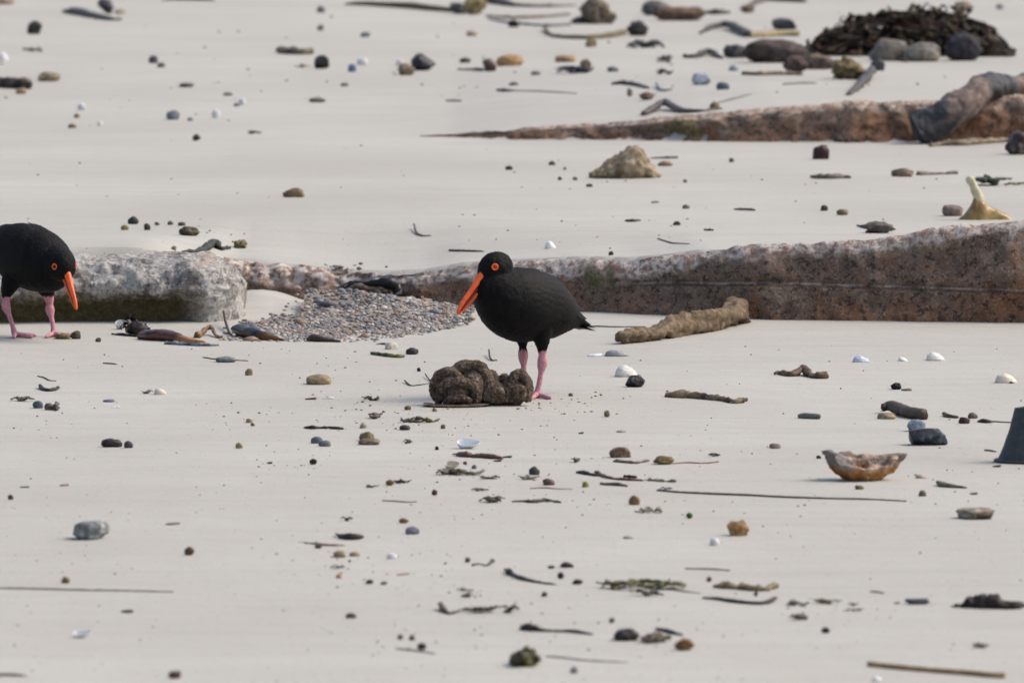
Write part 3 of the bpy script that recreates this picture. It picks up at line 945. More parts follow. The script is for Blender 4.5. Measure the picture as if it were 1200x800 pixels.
def build_folded_lump():
    g = ground(562, 474); u = 1 / px_m(g.y)
    parts = []
    def rope(pts, r):
        p = smooth_path(pts, 30); rr = np.interp(np.linspace(0, 1, 30), np.linspace(0, 1, len(r)), r)
        parts.append(tube(p, rr, 14))
    iv, if_ = ico(3)
    def ball(x, y, z, a, b, c): parts.append((iv * np.array([a, b, c]) + np.array([x, y, z]), if_))
    # core lobes (x right, y away, z up, photo pixels)
    ball(-27, -4, 18, 25, 26, 19); ball(-8, -3, 20, 18, 20, 22); ball(22, -4, 13, 14, 16, 15); ball(44, -3, 14, 13, 14, 17); ball(32, 0, 11, 20, 14, 11); ball(8, -2, 16, 14, 14, 16)
    # outer folds
    rope([(-46, -8, 4), (-52, -4, 16), (-50, -4, 28), (-42, -6, 36), (-31, -8, 38), (-24, -12, 33)], [6, 8, 8.5, 8, 7, 5])
    rope([(-30, 0, 38), (-22, -4, 44), (-10, -4, 46), (2, -4, 43), (9, -8, 33), (12, -13, 20), (9, -15, 6)], [5, 7, 7.5, 7.5, 7.5, 8, 6])
    rope([(-47, -18, 10), (-43, -24, 21), (-33, -28, 28), (-20, -30, 29), (-8, -27, 24), (-4, -24, 12), (-8, -22, 3)], [5, 6, 6, 6, 6, 6, 5])
    rope([(-40, -26, 4), (-32, -32, 9), (-20, -34, 10), (-10, -30, 6)], [4.5, 5.5, 5.5, 4])
    rope([(-34, -28, 17), (-26, -32, 19), (-17, -32, 16)], [2.5, 3.5, 2.5])
    rope([(8, -2, 36), (15, 0, 36), (20, -2, 31), (21, -8, 24)], [4, 5, 5, 4])
    rope([(22, 0, 27), (29, -2, 32), (35, -6, 28), (35, -13, 17), (30, -16, 6)], [4, 5, 5, 5.5, 5])
    rope([(38, -10, 5), (37, -12, 18), (41, -8, 31), (49, -4, 37), (56, -6, 31), (60, -10, 19), (58, -12, 5)], [5, 6, 6, 6.5, 6, 6.5, 6])
    rope([(44, -17, 9), (47, -19, 19), (53, -17, 18), (53, -16, 8)], [4, 4.5, 4.5, 4])
    rope([(15, -15, 6), (20, -19, 15), (27, -19, 14), (29, -17, 5)], [4.5, 5.5, 5, 4])
    V, F = join(parts)
    V[:, 2] = np.maximum(V[:, 2], -3)
    V[:, 0] -= np.clip(V[:, 0], 0, 60) * 0.05
    V, F = remesh(V, F, 0.7, 3)
    V = V + normals_of(V, F) * (2.4 * fbm(V * 0.10, 3, 5) + 0.9 * fbm(V * 0.5, 3, 8))[:, None]
    t = NT('dried_holdfast')
    v = t.coords()
    n1 = t.noise(v, 38, 6, 0.65, 0.4); n2 = t.noise(v, 190, 5, 0.7)
    c = t.ramp(n1, [(0.30, (0.026, 0.018, 0.013)), (0.55, (0.090, 0.063, 0.044)), (0.75, (0.18, 0.13, 0.09))])
    c = t.mix(t.ramp(n2, [(0.48, 0.0), (0.66, 0.7)]), c, (0.28, 0.215, 0.16))
    c = t.mix(t.ramp(t.noise(v, 75, 4, 0.6), [(0.62, 0.0), (0.70, 0.7)]), c, (0.36, 0.32, 0.29))
    nm = t.bump(t.noise(v, 120, 6, 0.72), 0.8, 0.006)
    mat = t.done(c, 0.85, nm, 0.2)
    root = empty('kelp_holdfast', g)
    mesh_obj('folded_mass', V * u, F, mat, root)
    # thin flap lying under the left lobe
    P = []
    n, m = 40, 12
    for i in range(n):
        tt = i / (n - 1)
        for j in range(m):
            e = j / (m - 1) * 2 - 1
            w = 20 * math.sin(math.pi * (0.08 + 0.84 * tt))
            P.append((-64 + 76 * tt + 2 * e, -34 + 8 * tt + e * w, 3.4 + 2.2 * math.exp(-((tt - 0.0) / 0.12) ** 2) - 1.5 * abs(e) ** 3))
    P = np.array(P); P[:, 2] += 0.9 * fbm(P * 0.12, 3, 2)
    Q = P - np.array([0, 0, 3.0])
    V2, F2 = join([(P, grid_faces(n, m)), (Q, [f[::-1] for f in grid_faces(n, m)])])
    mesh_obj('flap', V2 * u, F2, mat, root)
    tag(root, 'dark brown folded holdfast lump lying at the upright bird\'s feet', 'seaweed')
build_folded_lump()

def build_tan_log():
    pts = PP([(728, 403, 7), (760, 399, 9), (800, 393, 11), (835, 387, 12), (862, 379, 12), (864, 372, 14)])
    n = 90
    p = smooth_path(pts, n)
    s = px_m(16.5)
    rr = np.interp(np.linspace(0, 1, n), [0, 0.02, 0.25, 0.55, 0.8, 0.93, 1], [5, 6.5, 8, 11, 13, 11, 9]) / s
    V, F = tube(p, rr, 28)
    ang = np.arctan2(V[:, 2] - np.mean(V[:, 2]), V[:, 1] - 16.5)
    V = rough(V, F, 7 / s, 24, 3, 4); V = rough(V, F, 5 / s, 75, 9, 4)
    # spiral groove of the twisted stem
    aa = np.concatenate([np.tile(np.arange(28) / 28 * 2 * math.pi, n), [0, 0]]); al = np.concatenate([np.repeat(np.linspace(0, 1, n), 28), [0, 1]])
    gr = np.maximum(0, np.sin(2 * aa + 11 * al + 1.5 * fbm(V * 12, 2, 4))) ** 3
    V = V - normals_of(V, F) * (gr * 5.5 / s * np.interp(al, [0, 0.15, 0.9, 1], [0.2, 1, 1, 0.3]))[:, None]
    root = empty('driftwood', ground(795, 396)); o0 = np.array(root.location)
    mat = stone_mat((0.21, 0.152, 0.097), 0.9, 0.5, 55.0, spot=(0.11, 0.075, 0.045), bump=1.0, key='driftwood_bark')
    mesh_obj('stem', V - o0, F, mat, root)
    p2 = smooth_path(pts[1:5] + np.array([0, -0.012, -0.004]), 60)
    p2[:, 2] += 0.006 * np.sin(np.linspace(0, 7, 60)); p2[:, 1] -= 0.008 
    V, F = tube(p2, np.interp(np.linspace(0, 1, 60), [0, 0.2, 0.8, 1], [3, 7, 8, 4]) / s, 16)
    V = rough(V, F, 3 / s, 50, 12, 4)
    mesh_obj('strand', V - o0, F, mat, root)
    iv, if_ = ico(4)
    k = np.array(at_y(860, 370, pts[-1][1]))
    V = iv * np.array([9, 9, 9]) / s * (1 + 0.35 * fbm(iv * 1.5, 4, 6))[:, None] + k
    mesh_obj('knob', V - o0, if_, mat, root)
    tag(root, 'tan twisted driftwood stem with knobbed end lying before the ledge', 'driftwood')
build_tan_log()

def build_rubber():
    g = ground(1204, 541); s = px_m(g.y)
    n, seg = 40, 64
    V = []
    def R(t): return np.interp(t, [0, 0.04, 0.12, 0.3, 0.6, 1.0], [37, 36.5, 33.5, 28.5, 22.5, 16.5])
    for i in range(n):
        t = i / (n - 1); r = R(t)
        for j in range(seg):
            a = 2 * math.pi * j / seg
            V.append((r * math.cos(a) + 1.5 * t, 0.9 * r * math.sin(a), t * 66 + 1.6 * math.sin(a + 2) * t))
    for i in range(n):                       # inner wall
        t = 1 - i / (n - 1); r = R(t) - 3
        for j in range(seg):
            a = 2 * math.pi * j / seg
            V.append((r * math.cos(a) + 1.5 * t, 0.9 * r * math.sin(a), t * 66 + 1.6 * math.sin(a + 2) * t))
    F = grid_faces(2 * n, seg, True)
    V = np.array(V); V[:, 2] -= 1.0
    V[:, :2] += 0.8 * np.stack([fbm(V * 0.05, 2, 1), fbm(V * 0.05, 2, 2)], 1)
    t = NT('weathered_rubber'); v = t.coords()
    c = t.ramp(t.noise(v, 40, 5, 0.65), [(0.3, (0.022, 0.026, 0.030)), (0.7, (0.042, 0.048, 0.053))])
    c = t.mix(t.math('MULTIPLY', t.ramp(t.noise(v, 230, 4, 0.7), [(0.55, 0.0), (0.75, 1.0)]), 0.4), c, (0.16, 0.15, 0.13))
    root = empty('rubber_cone', g)
    mesh_obj('shell', V / s, F, t.done(c, 0.55, t.bump(t.noise(v, 160, 4, 0.6), 0.35, 0.002), 0.4), root)
    rv = [(( R(0.0) + 0.8) * math.cos(a), 0.9 * (R(0.0) + 0.8) * math.sin(a), 2.0) for a in np.linspace(0, 2 * math.pi, 65)]
    Vr, Fr = tube(np.array(rv), [1.8] * 65, 8)
    mesh_obj('rim', Vr / s, Fr, t.m, root)
    tag(root, 'dark charcoal flared rubber cone standing on the sand', 'rubber cone')
build_rubber()

def build_bowl():
    """broken bowl-shaped piece of orange crusted sponge or shell"""
    g = ground(1008, 562); s = px_m(g.y)
    n, m = 70, 34
    top, V = [], []
    for i in range(n):
        a = 2 * math.pi * i / n
        k = 1 + 0.10 * math.sin(3 * a + 1) + 0.07 * math.sin(7 * a) + 0.05 * math.sin(13 * a + 2)
        for j in range(m):
            t = j / (m - 1)
            # outer wall then inner wall
            if t < 0.5:
                q = t / 0.5; r = 0.30 + 0.70 * q ** 0.75; z = 28 * q ** 1.5
            else:
                q = (t - 0.5) / 0.5; r = (1 - q) * 0.86; z = 28 + 1 * q - 9 * math.sin(min(q * 1.35, 1) * math.pi / 2)
            lift = 6.5 * math.cos(a) ** 2 - 4.5 * math.sin(a) * (1 if math.sin(a) > 0 else -0.9) * 0 + (-7 if math.sin(a) < -0.3 and abs(math.cos(a)) < 0.75 else 0) * (1 - abs(0.5 - t) * 1.2)
            V.append((46 * r * k * math.cos(a) + 3 * z / 28, 26 * r * k * math.sin(a), z + lift * min(1, z / 20)))
    V = np.array(V)
    F = [(i * m + j, ((i + 1) % n) * m + j, ((i + 1) % n) * m + j + 1, i * m + j + 1) for i in range(n) for j in range(m - 1)]
    V[:, 2] += -1.2
    nr = normals_of(V, F)
    V += nr * (5.5 * fbm(V * 0.075, 4, 3) + 2.6 * fbm(V * 0.3, 4, 5))[:, None]
    V[:, 2] = np.maximum(V[:, 2], -1.5)
    ny, cz = math.cos(0.10), 0
    t = NT('crusted_sponge'); v = t.coords()
    n1 = t.noise(v, 32, 5, 0.62, 0.4); n2 = t.noise(v, 110, 5, 0.7)
    h = t.attr('rise')
    low = t.ramp(n1, [(0.32, (0.17, 0.075, 0.03)), (0.5, (0.38, 0.17, 0.065)), (0.66, (0.50, 0.29, 0.13))])
    top = t.ramp(n1, [(0.34, (0.14, 0.12, 0.115)), (0.46, (0.30, 0.22, 0.17)), (0.56, (0.50, 0.36, 0.26)), (0.70, (0.62, 0.52, 0.42))])
    k = t.math('MULTIPLY', t.math('SUBTRACT', t.math('ADD', h, t.math('MULTIPLY', n1, 0.5)), 0.68), 7.0, True)
    top = t.mix(t.math('MULTIPLY', t.attr('side'), t.ramp(n2, [(0.35, 0.4), (0.6, 1.0)])), top, t.ramp(n2, [(0.35, (0.09, 0.09, 0.10)), (0.6, (0.26, 0.25, 0.25))]))
    c = t.mix(k, low, top)
    c = t.mix(t.math('MULTIPLY', t.ramp(n2, [(0.54, 0.0), (0.68, 1.0)]), 0.55), c, (0.06, 0.035, 0.025))
    o = mesh_obj('sponge_bowl', V / s, F, t.done(c, 0.8, t.bump(t.noise(v, 90, 6, 0.7), 0.9, 0.006), 0.2), loc=g)
    fattr(o, 'rise', np.clip(V[:, 2] / 34, 0, 1)); fattr(o, 'side', 1 - sstep((V[:, 0] + 22 + 14 * fbm(V * 0.08, 3, 9)) / 16))
    o.rotation_euler = (0.12, 0.03, 0.1)
    tag(o, 'broken orange and cream bowl-shaped sponge fragment resting on bare sand', 'sponge')
build_bowl()

def build_big_tan_stone():
    g = ground(732, 208); s = px_m(g.y)
    iv, if_ = ico(5)
    V = iv.copy()
    V = V * np.array([43, 30, 19]); 
    pk = np.interp(V[:, 0], [-43, -20, 0, 14, 26, 43], [0.28, 0.5, 0.85, 1.08, 0.8, 0.3])
    V[:, 2] = np.where(V[:, 2] > -6, (V[:, 2] + 6) * pk * 1.45, (V[:, 2] + 6) * 0.3)
    V = rough(V, if_, 8, 0.06, 5, 5); V = rough(V, if_, 4.0, 0.25, 8, 4)
    o = mesh_obj('stone', V / s, if_, stone_mat((0.27, 0.205, 0.13), 0.9, 0.4, 30.0, spot=(0.36, 0.29, 0.2), bump=1.0), loc=g)
    tag(o, 'large peaked pitted tan stone on the sand between the two ledges', 'stone')
build_big_tan_stone()

def build_yellow_kelp():
    g = ground(1146, 257); s = px_m(g.y)
    Y = g.y
    root = empty('kelp_float', g)
    t = NT('yellow_kelp'); v = t.coords()
    c = t.ramp(t.noise(v, 16, 4, 0.6, 0.4), [(0.32, (0.10, 0.055, 0.018)), (0.5, (0.27, 0.17, 0.045)), (0.68, (0.42, 0.31, 0.12))])
    mat = t.done(c, 0.35, t.bump(t.noise(v, 60, 4), 0.3, 0.003), 0.5)
    pale = stone_mat((0.50, 0.46, 0.30), 0.4, 0.25, 40.0, key='pale_kelp')
    # spread foot of the blade
    n, m = 40, 18; V = []
    for i in range(n):
        x = -22 + 66 * i / (n - 1)
        topz = np.interp(x, [-22, -12, -4, 6, 12, 28, 44], [4, 16, 30, 28, 20, 13, 3])
        for j in range(m):
            a = math.pi * j / (m - 1)
            V.append((x, -math.cos(a) * (7 + 0.25 * topz), topz * math.sin(a) ** 0.8 - 3))
    V = np.array(V); F = grid_faces(n, m)
    V = rough(V, F, 3, 0.07, 4, 4)
    mesh_obj('blade', V / s, F, mat, root)
    # stalk and pale bulb
    p = smooth_path([(3, 0, 14), (0, 0, 26), (-4, -1, 36), (-8, -1, 44), (-12, -1, 49)], 26)
    V, F = tube(p, np.interp(np.linspace(0, 1, 26), [0, 0.3, 0.6, 0.85, 1], [8, 6, 5, 5.5, 3.5]), 16)
    mesh_obj('stalk', rough(V, F, 1, 0.15, 6) / s, F, pale, root)
    tag(root, 'yellow brown kelp piece with pale upright stalk behind the ledge', 'kelp')
build_yellow_kelp()

def ribbon(path, width, thick=0.0012, twist=0.0, seed=0, nw=4):
    P = np.asarray(path, float); n = len(P)
    T = np.gradient(P, axis=0); T /= np.linalg.norm(T, axis=1)[:, None] + 1e-9
    V = []
    W = np.broadcast_to(np.asarray(width, float), (n,))
    for lay in (1, -1):
        for k in range(n):
            s = np.cross(T[k], (0, 0, 1.0)); s /= np.linalg.norm(s) + 1e-9
            q = np.cross(s, T[k]); a = twist * k / n + 0.4 * math.sin(k * 0.5 + seed)
            d = s * math.cos(a) + q * math.sin(a); nn = np.cross(d, T[k])
            for j in range(nw):
                e = j / (nw - 1) * 2 - 1
                V.append(P[k] + d * W[k] * e * 0.5 - nn * lay * thick * 0.5 * (1.02 - e * e))
    f = grid_faces(n, nw)
    F = f + [tuple(i + n * nw for i in q[::-1]) for q in f]
    return np.array(V), F

def build_kelp_heap():
    r = random.Random(12)
    g = ground(1062, 64); s = px_m(g.y)
    root = empty('seaweed_heap', g)
    def hz(x, y):
        a = np.interp(x, [-118, -95, -60, -20, 20, 60, 95, 122], [0, 20, 36, 44, 47, 42, 30, 2])
        return a * max(0, 1 - (y / 75.0) ** 2)
    n, m = 60, 30; V = []
    for i in range(n):
        x = -118 + 240 * i / (n - 1)
        for j in range(m):
            y = -72 + 144 * j / (m - 1)
            V.append((x, y, hz(x, y) * 0.8 - 3))
    V = np.array(V); F = grid_faces(n, m)
    V[:, 2] += 6 * fbm(V * 0.06, 4, 3) * np.clip(V[:, 2] / 10, 0, 1)
    dark = weed_mat((0.020, 0.013, 0.008), 0.6, (0.04, 0.032, 0.01), 30.0, 0.1)
    mesh_obj('core', V / s, F, dark, root)
    mats = [weed_mat((0.022, 0.013, 0.008), 0.7, None, 30.0, 0.0), weed_mat((0.055, 0.040, 0.010), 0.7, None, 30.0, 0.0), weed_mat((0.075, 0.030, 0.018), 0.7, None, 30.0, 0.0)]
    groups = [[], [], []]
    for k in range(520):
        x = r.uniform(-112, 104); y = r.uniform(-70, 50)
        if hz(x, y) < 3 and r.random() < 0.6: continue
        up = r.random() < 0.22
        L = r.uniform(14, 30) if up else r.uniform(28, 80); a = r.gauss(0, 0.6) + (math.pi if r.random() < 0.5 else 0)
        pts = []
        lift = r.uniform(0, 3); hi = r.uniform(4, 14)
        for q in range(6):
            t = q / 5
            xx = x + math.cos(a) * L * t * (0.5 if up else 1) + r.uniform(-2, 2); yy = y + math.sin(a) * L * t * 0.8 + r.uniform(-2, 2)
            xx = min(max(xx, -116), 122); yy = min(max(yy, -74), 60)
            pts.append((xx, yy, hz(xx, yy) + (math.sin(t * 2.0) * hi if up else lift + r.uniform(-2, 2.5)) + 1))
        w = r.choice([3, 4, 5, 7, 10])
        p = smooth_path(pts, 16)
        V, F = ribbon(p, w * np.sin(np.linspace(0.5, 3.0, 16)), 1.0, r.uniform(-2, 2), k)
        groups[r.choice([0, 0, 0, 1, 1, 2])].append((V, F))
    for gi, gr in enumerate(groups):
        V, F = join(gr)
        V[:, 2] = np.maximum(V[:, 2], 0.3)
        o = mesh_obj('strands', V / s, F, mats[gi], root); o['kind'] = 'stuff'
    tag(root, 'big dark tangled heap of kelp strands on the far sand', 'seaweed')
build_kelp_heap()

def build_charred_log():
    Y0 = float(yw2(1.3)) - 0.10
    P = [at_y(1074, 156, Y0 + 0.02), at_y(1086, 149, Y0 + 0.02), at_y(1112, 134, Y0 + 0.03), at_y(1138, 116, Y0 + 0.08), at_y(1158, 103, Y0 + 0.16), at_y(1178, 100, Y0 + 0.26), at_y(1215, 101, Y0 + 0.45), at_y(1300, 109, Y0 + 1.0), at_y(1370, 116, Y0 + 1.3)]
    s = px_m(Y0)
    n = 130
    p = smooth_path(P, n)
    rr = np.interp(np.linspace(0, 1, n), [0, 0.04, 0.14, 0.3, 0.48, 0.6, 0.75, 1], [18, 23, 22, 19, 17, 12, 13, 12]) / s
    V, F = tube(p, rr, 36)
    V = rough(V, F, 7 / s, 9, 4, 4); V = rough(V, F, 3.5 / s, 34, 8, 5)
    # grain grooves
    t = NT('charred_wood'); v = t.coords()
    n1 = t.noise(v, 7, 5, 0.6, 0.5); n2 = t.noise(v, 45, 5, 0.7)
    wood = t.ramp(n2, [(0.3, (0.075, 0.05, 0.04)), (0.55, (0.20, 0.145, 0.12)), (0.7, (0.33, 0.26, 0.22))])
    char = t.ramp(n2, [(0.3, (0.008, 0.008, 0.010)), (0.7, (0.03, 0.03, 0.036))])
    k = t.math('MULTIPLY', t.math('SUBTRACT', t.math('ADD', n1, t.math('MULTIPLY', t.attr('burn'), 0.42)), 0.60), 9.0, True)
    c = t.mix(k, wood, char)
    mat = t.done(c, t.math('SUBTRACT', 0.75, t.math('MULTIPLY', k, 0.35)), t.bump(t.noise(v, 40, 6, 0.7), 0.9, 0.012), 0.45)
    o = mesh_obj('charred_log', V, F, mat)
    tt = np.concatenate([np.repeat(np.linspace(0, 1, n), 36), [0, 1]])
    fattr(o, 'burn', np.interp(tt, [0, 0.16, 0.26, 0.4, 0.5, 0.56, 0.66, 1], [1, 0.85, 0.3, 0.12, 0.7, 0.9, 0.2, 0.3]))
    tag(o, 'thick charred log lying across the farther ledge with blackened end', 'log')
build_charred_log()

def build_black_roll():
    """black rolled kelp caught on the ledge above the gravel"""
    Y = float(yw1(at_z(440, 358)[0])) - 0.005
    s = px_m(Y)
    def w(x, y, d=0): return at_y(x, y, Y + d)
    root = empty('kelp_roll', w(433, 351)); o0 = np.array(root.location)
    blk = weed_mat((0.012, 0.013, 0.015), 0.28, None, 45.0, 0.06)
    br = weed_mat((0.14, 0.10, 0.065), 0.55, (0.05, 0.035, 0.025), 50.0, 0.3)
    p = smooth_path([w(399, 340), w(410, 334, .01), w(425, 333, -.02), w(440, 332, -.03), w(455, 332, -.03), w(464, 336, -.02), w(467, 345, -.03), w(460, 350, -.05)], 60)
    V, F = tube(p, np.interp(np.linspace(0, 1, 60), [0, 0.1, 0.3, 0.6, 0.8, 1], [4, 5, 3.5, 7, 7, 4]) / s, 16)
    mesh_obj('roll', rough(V, F, 3 / s, 40, 5) - o0, F, blk, root)
    p = smooth_path([w(404, 342, -.02), w(420, 337, -.03), w(436, 341, -.04), w(448, 349, -.05), w(462, 351, -.06)], 50)
    V, F = tube(p, np.interp(np.linspace(0, 1, 50), [0, 0.2, 0.5, 0.8, 1], [3, 5, 4, 5, 3]) / s, 14)
    mesh_obj('stem', rough(V, F, 2.5 / s, 50, 8) - o0, F, br, root)
    p = smooth_path([w(400, 343, -.03), w(415, 346, -.05), w(435, 349, -.06), w(452, 353, -.07)], 40)
    V, F = tube(p, np.interp(np.linspace(0, 1, 40), [0, 0.5, 1], [3, 4.5, 3]) / s, 12)
    mesh_obj('stem', rough(V, F, 2 / s, 50, 18) - o0, F, br, root)
    tag(root, 'glossy black rolled kelp lying on the gravel against the ledge', 'kelp')
build_black_roll()

def tube_thing(name, pts, radii_px, mat, label, cat, group=None, seg=14, amp=0.25, sc=60, seed=0, flat=1.0, n=None, parent=None, sink=0.25):
    """lumpy stem lying on the ground: pts (px, py[, extra lift px]) are the ground line below it"""
    n = n or max(16, int(abs(pts[-1][0] - pts[0][0]) / 2.2) + 12)
    W = []
    sc_ = []
    rq = np.interp(np.linspace(0, 1, len(pts)), np.linspace(0, 1, len(radii_px)), radii_px)
    for q, r_ in zip(pts, rq):
        g = ground(q[0], q[1]); s = px_m(g.y); sc_.append(s)
        W.append((g.x, g.y, g.z + (r_ * flat * (1 - sink) + (q[2] if len(q) > 2 else 0)) / s))
    s = float(np.mean(sc_))
    p = smooth_path(W, n)
    rr = np.interp(np.linspace(0, 1, n), np.linspace(0, 1, len(radii_px)), radii_px) / s
    V, F = tube(p, rr, seg, flat)
    rm = float(np.mean(rr))
    V = V + normals_of(V, F) * (rm * amp * 2 * fbm(V * sc, 4, seed) + rm * amp * fbm(V * sc * 3.1, 3, seed + 7))[:, None]
    o0 = np.array(W[len(W) // 2])
    o = mesh_obj(name, V - o0, F, mat, parent, loc=None if parent else o0)
    fattr(o, 'along', np.concatenate([np.repeat(np.linspace(0, 1, n), seg), [0, 1]]))
    if parent is not None: o.location = Vector(o0) - Vector(parent.location)
    if label: tag(o, label, cat, group)
    return o

def build_left_kelp():
    """kelp wrack between the head-down bird and the gravel"""
    t = NT('amber_kelp'); v = t.coords()
    c = t.ramp(t.noise(v, 30, 4, 0.6, 0.4), [(0.3, (0.030, 0.010, 0.007)), (0.7, (0.095, 0.030, 0.014))])
    c = t.mix(t.ramp(t.attr('along'), [(0.55, 0.0), (0.68, 1.0)]), c, (0.34, 0.13, 0.025))
    amber = t.done(c, 0.25, t.bump(t.noise(v, 60, 4), 0.3, 0.002), 0.5)
    dark = weed_mat((0.022, 0.012, 0.009), 0.3, None, 40.0, 0.1)
    tube_thing('kelp_stalk', [(166, 397), (180, 398.5), (198, 399.5), (212, 400.5), (226, 402), (240, 402.5)], [7, 9.5, 10, 8.5, 5, 3.5, 2.5], amber,
               'glossy red brown kelp stalk tapering to an orange tip', 'kelp', amp=0.12, sc=40, flat=0.75)
    root = empty('kelp_clump', ground(160, 392)); b = np.array(root.location); s = px_m(b[1])
    r = random.Random(3)
    iv, if_ = ico(3)
    V = iv * np.array([14, 16, 9]) * (1 + 0.5 * fbm(iv * 1.6, 4, 3))[:, None] + np.array([0, 0, 7])
    mesh_obj('mass', V / s, if_, dark, root)
    for k in range(9):
        a = r.uniform(0, 6.28)
        pts = [(r.uniform(-9, 9), r.uniform(-10, 8), r.uniform(4, 12))]
        for q in range(4):
            pts.append((pts[-1][0] + r.uniform(-8, 8), pts[-1][1] + r.uniform(-5, 5), max(1, pts[-1][2] + r.uniform(-5, 7))))
        V, F = ribbon(smooth_path(pts, 14), r.uniform(3, 8), 1.0, r.uniform(-3, 3), k)
        V[:, 2] = np.clip(V[:, 2], 0.2, 24)
        mesh_obj('frond', V / s, F, dark, root)
    tag(root, 'crumpled blackish kelp clump beside the white shell and kelp stalk', 'kelp')
    tube_thing('kelp_loop', [(231, 396), (237, 394, 2), (243, 392, 6), (248, 392, 6), (253, 395, 1), (260, 397)], [4, 3, 2.2, 2.6, 2, 1.5], weed_mat((0.33, 0.15, 0.04), 0.3, (0.13, 0.06, 0.022), 40.0, 0.1),
               'arched orange kelp loop next to the tapering kelp stalk', 'kelp', amp=0.4, sc=50)
    tube_thing('kelp_bulb', [(276, 393, 4), (283, 394, 2), (292, 396), (306, 398), (320, 399), (332, 399.5)], [6, 9, 10, 9, 7, 4, 2], weed_mat((0.025, 0.016, 0.011), 0.25, (0.15, 0.075, 0.02), 20.0, 0.05),
               'glossy dark kelp bulb with amber patch at the gravel edge', 'kelp', amp=0.12, sc=40, flat=0.8)
    tube_thing('kelp_bulb', [(361, 399.5), (370, 400), (382, 400.5), (400, 401)], [4, 7, 6, 3, 1.5], weed_mat((0.05, 0.028, 0.018), 0.3, None, 30.0, 0.1),
               'small dark brown kelp bulb half buried at the gravel front', 'kelp', amp=0.12, sc=40, flat=0.75)
    tube_thing('kelp_stalk', [(262, 379, 14), (264, 384, 8), (268, 391, 2), (272, 394)], [1.2, 1.6, 1.6, 1.2], dark, 'thin bent dark kelp stalk leaning beside the dark kelp bulb', 'kelp', amp=0.1)
    tube_thing('seaweed_strip', [(194, 403), (208, 404), (225, 405), (242, 405.5), (256, 405)], [2, 4, 3.5, 3, 3.5, 1.5], weed_mat((0.06, 0.068, 0.078), 0.5, (0.22, 0.24, 0.27), 70.0, 0.3), 'blue grey beaded seaweed strip lying under the kelp stalk', 'seaweed', amp=0.5, sc=120, flat=0.6)
    tube_thing('seaweed_strip', [(131, 392), (145, 393.5), (163, 395)], [1, 2, 1.5], dark, 'thin dark seaweed strip running into the crumpled kelp clump', 'seaweed', amp=0.3)
build_left_kelp()

# ------------------------------------------------------------------ small drift: pebbles, shells, weed, twigs
_seed = [100]
def nxt():
    _seed[0] += 1; return _seed[0]

def blob_place(x, y):
    g = ground(x, y); return g, px_m(g.y)

def finish(name, V, F, mat, g, label, cat, group, rotz=0.0):
    o = mesh_obj(name, V, F, mat, loc=g)
    o.rotation_euler = (0, 0, rotz)
    tag(o, label, cat, group)
    return o

def pebble(x, y, w, h, c, label, group=None, spot=None, rough_=0.55, lump=0.16, name='pebble', cat='pebble', dep=0.8, sub=None, peak=0.0, z=0.0, var=0.42):
    k = nxt(); r = random.Random(k)
    g, s = blob_place(x, y)
    iv, f = ico(sub or (4 if w > 22 else 3))
    V = iv.copy()
    V = np.sign(V) * np.abs(V) ** 0.9
    V = V * (1 + (lump + 0.14) * fbm(iv * 1.15 + k * 3.7, 3, k) + 0.09 * fbm(iv * 3.2 + k, 3, k + 1))[:, None]
    V = V / (V.max(0) - V.min(0)) * np.array([w, w * dep, h * 1.3])
    if peak:
        V[:, 2] *= 1 + peak * (0.5 - np.abs(V[:, 0]) / w) * (V[:, 2] > 0)
    V[:, 2] = V[:, 2] - V[:, 2].min() - h * 0.30 + z
    return finish(name, V / s, f, stone_mat(c, rough_, var, 22.0 / max(w / s, 0.02) * 0.06 + 40, spot, key='stone'), g, label, cat, group)

def chunk(x, y, w, h, c, label, group=None, name='stone', cat='stone', dep=0.8, rough_=0.5, spot=None, z=0.0, smooth_amt=0.05):
    k = nxt(); r = random.Random(k)
    g, s = blob_place(x, y)
    bm = bmesh.new()
    for i in range(16):
        a, b = r.uniform(0, 6.28), r.uniform(-0.9, 1)
        q = math.sqrt(1 - b * b)
        bm.verts.new((q * math.cos(a), q * math.sin(a), b))
    bmesh.ops.convex_hull(bm, input=bm.verts[:])
    loose = [v for v in bm.verts if not v.link_faces]
    bmesh.ops.delete(bm, geom=loose, context='VERTS')
    bmesh.ops.bevel(bm, geom=bm.edges[:], offset=0.06, segments=1, affect='EDGES', profile=0.5)
    bmesh.ops.triangulate(bm, faces=bm.faces[:])
    bmesh.ops.subdivide_edges(bm, edges=bm.edges[:], cuts=2, use_grid_fill=True)
    bm.verts.index_update()
    V = np.array([v.co[:] for v in bm.verts]); F = [tuple(v.index for v in f.verts) for f in bm.faces]
    bm.free()
    V = V * (1 + smooth_amt * fbm(V * 2.5 + k, 3, k))[:, None]
    V = V / (V.max(0) - V.min(0)) * np.array([w, w * dep, h * 1.12])
    V[:, 2] = V[:, 2] - V[:, 2].min() - h * 0.12 + z
    o = finish(name, V / s, F, stone_mat(c, rough_, 0.3, 60.0, spot, key='stone'), g, label, cat, group)
    o.data.polygons.foreach_set('use_smooth', [False] * len(o.data.polygons))
    return o

def lump(x, y, w, h, c, label, group=None, name='sponge_lump', cat='sponge', tip=None, amp=0.5, dep=0.8, sandy=0.3, fine=1.0):
    k = nxt()
    g, s = blob_place(x, y)
    iv, f = ico(4)
    V = iv * (1 + amp * fbm(iv * 1.5 * fine + k * 3.1, 5, k, 0.6))[:, None]
    V = V / (V.max(0) - V.min(0)) * np.array([w, w * dep, h * 1.15])
    V[:, 2] = V[:, 2] - V[:, 2].min() - h * 0.15
    return finish(name, V / s, f, weed_mat(c, 0.8, tip, 60.0, sandy), g, label, cat, group)

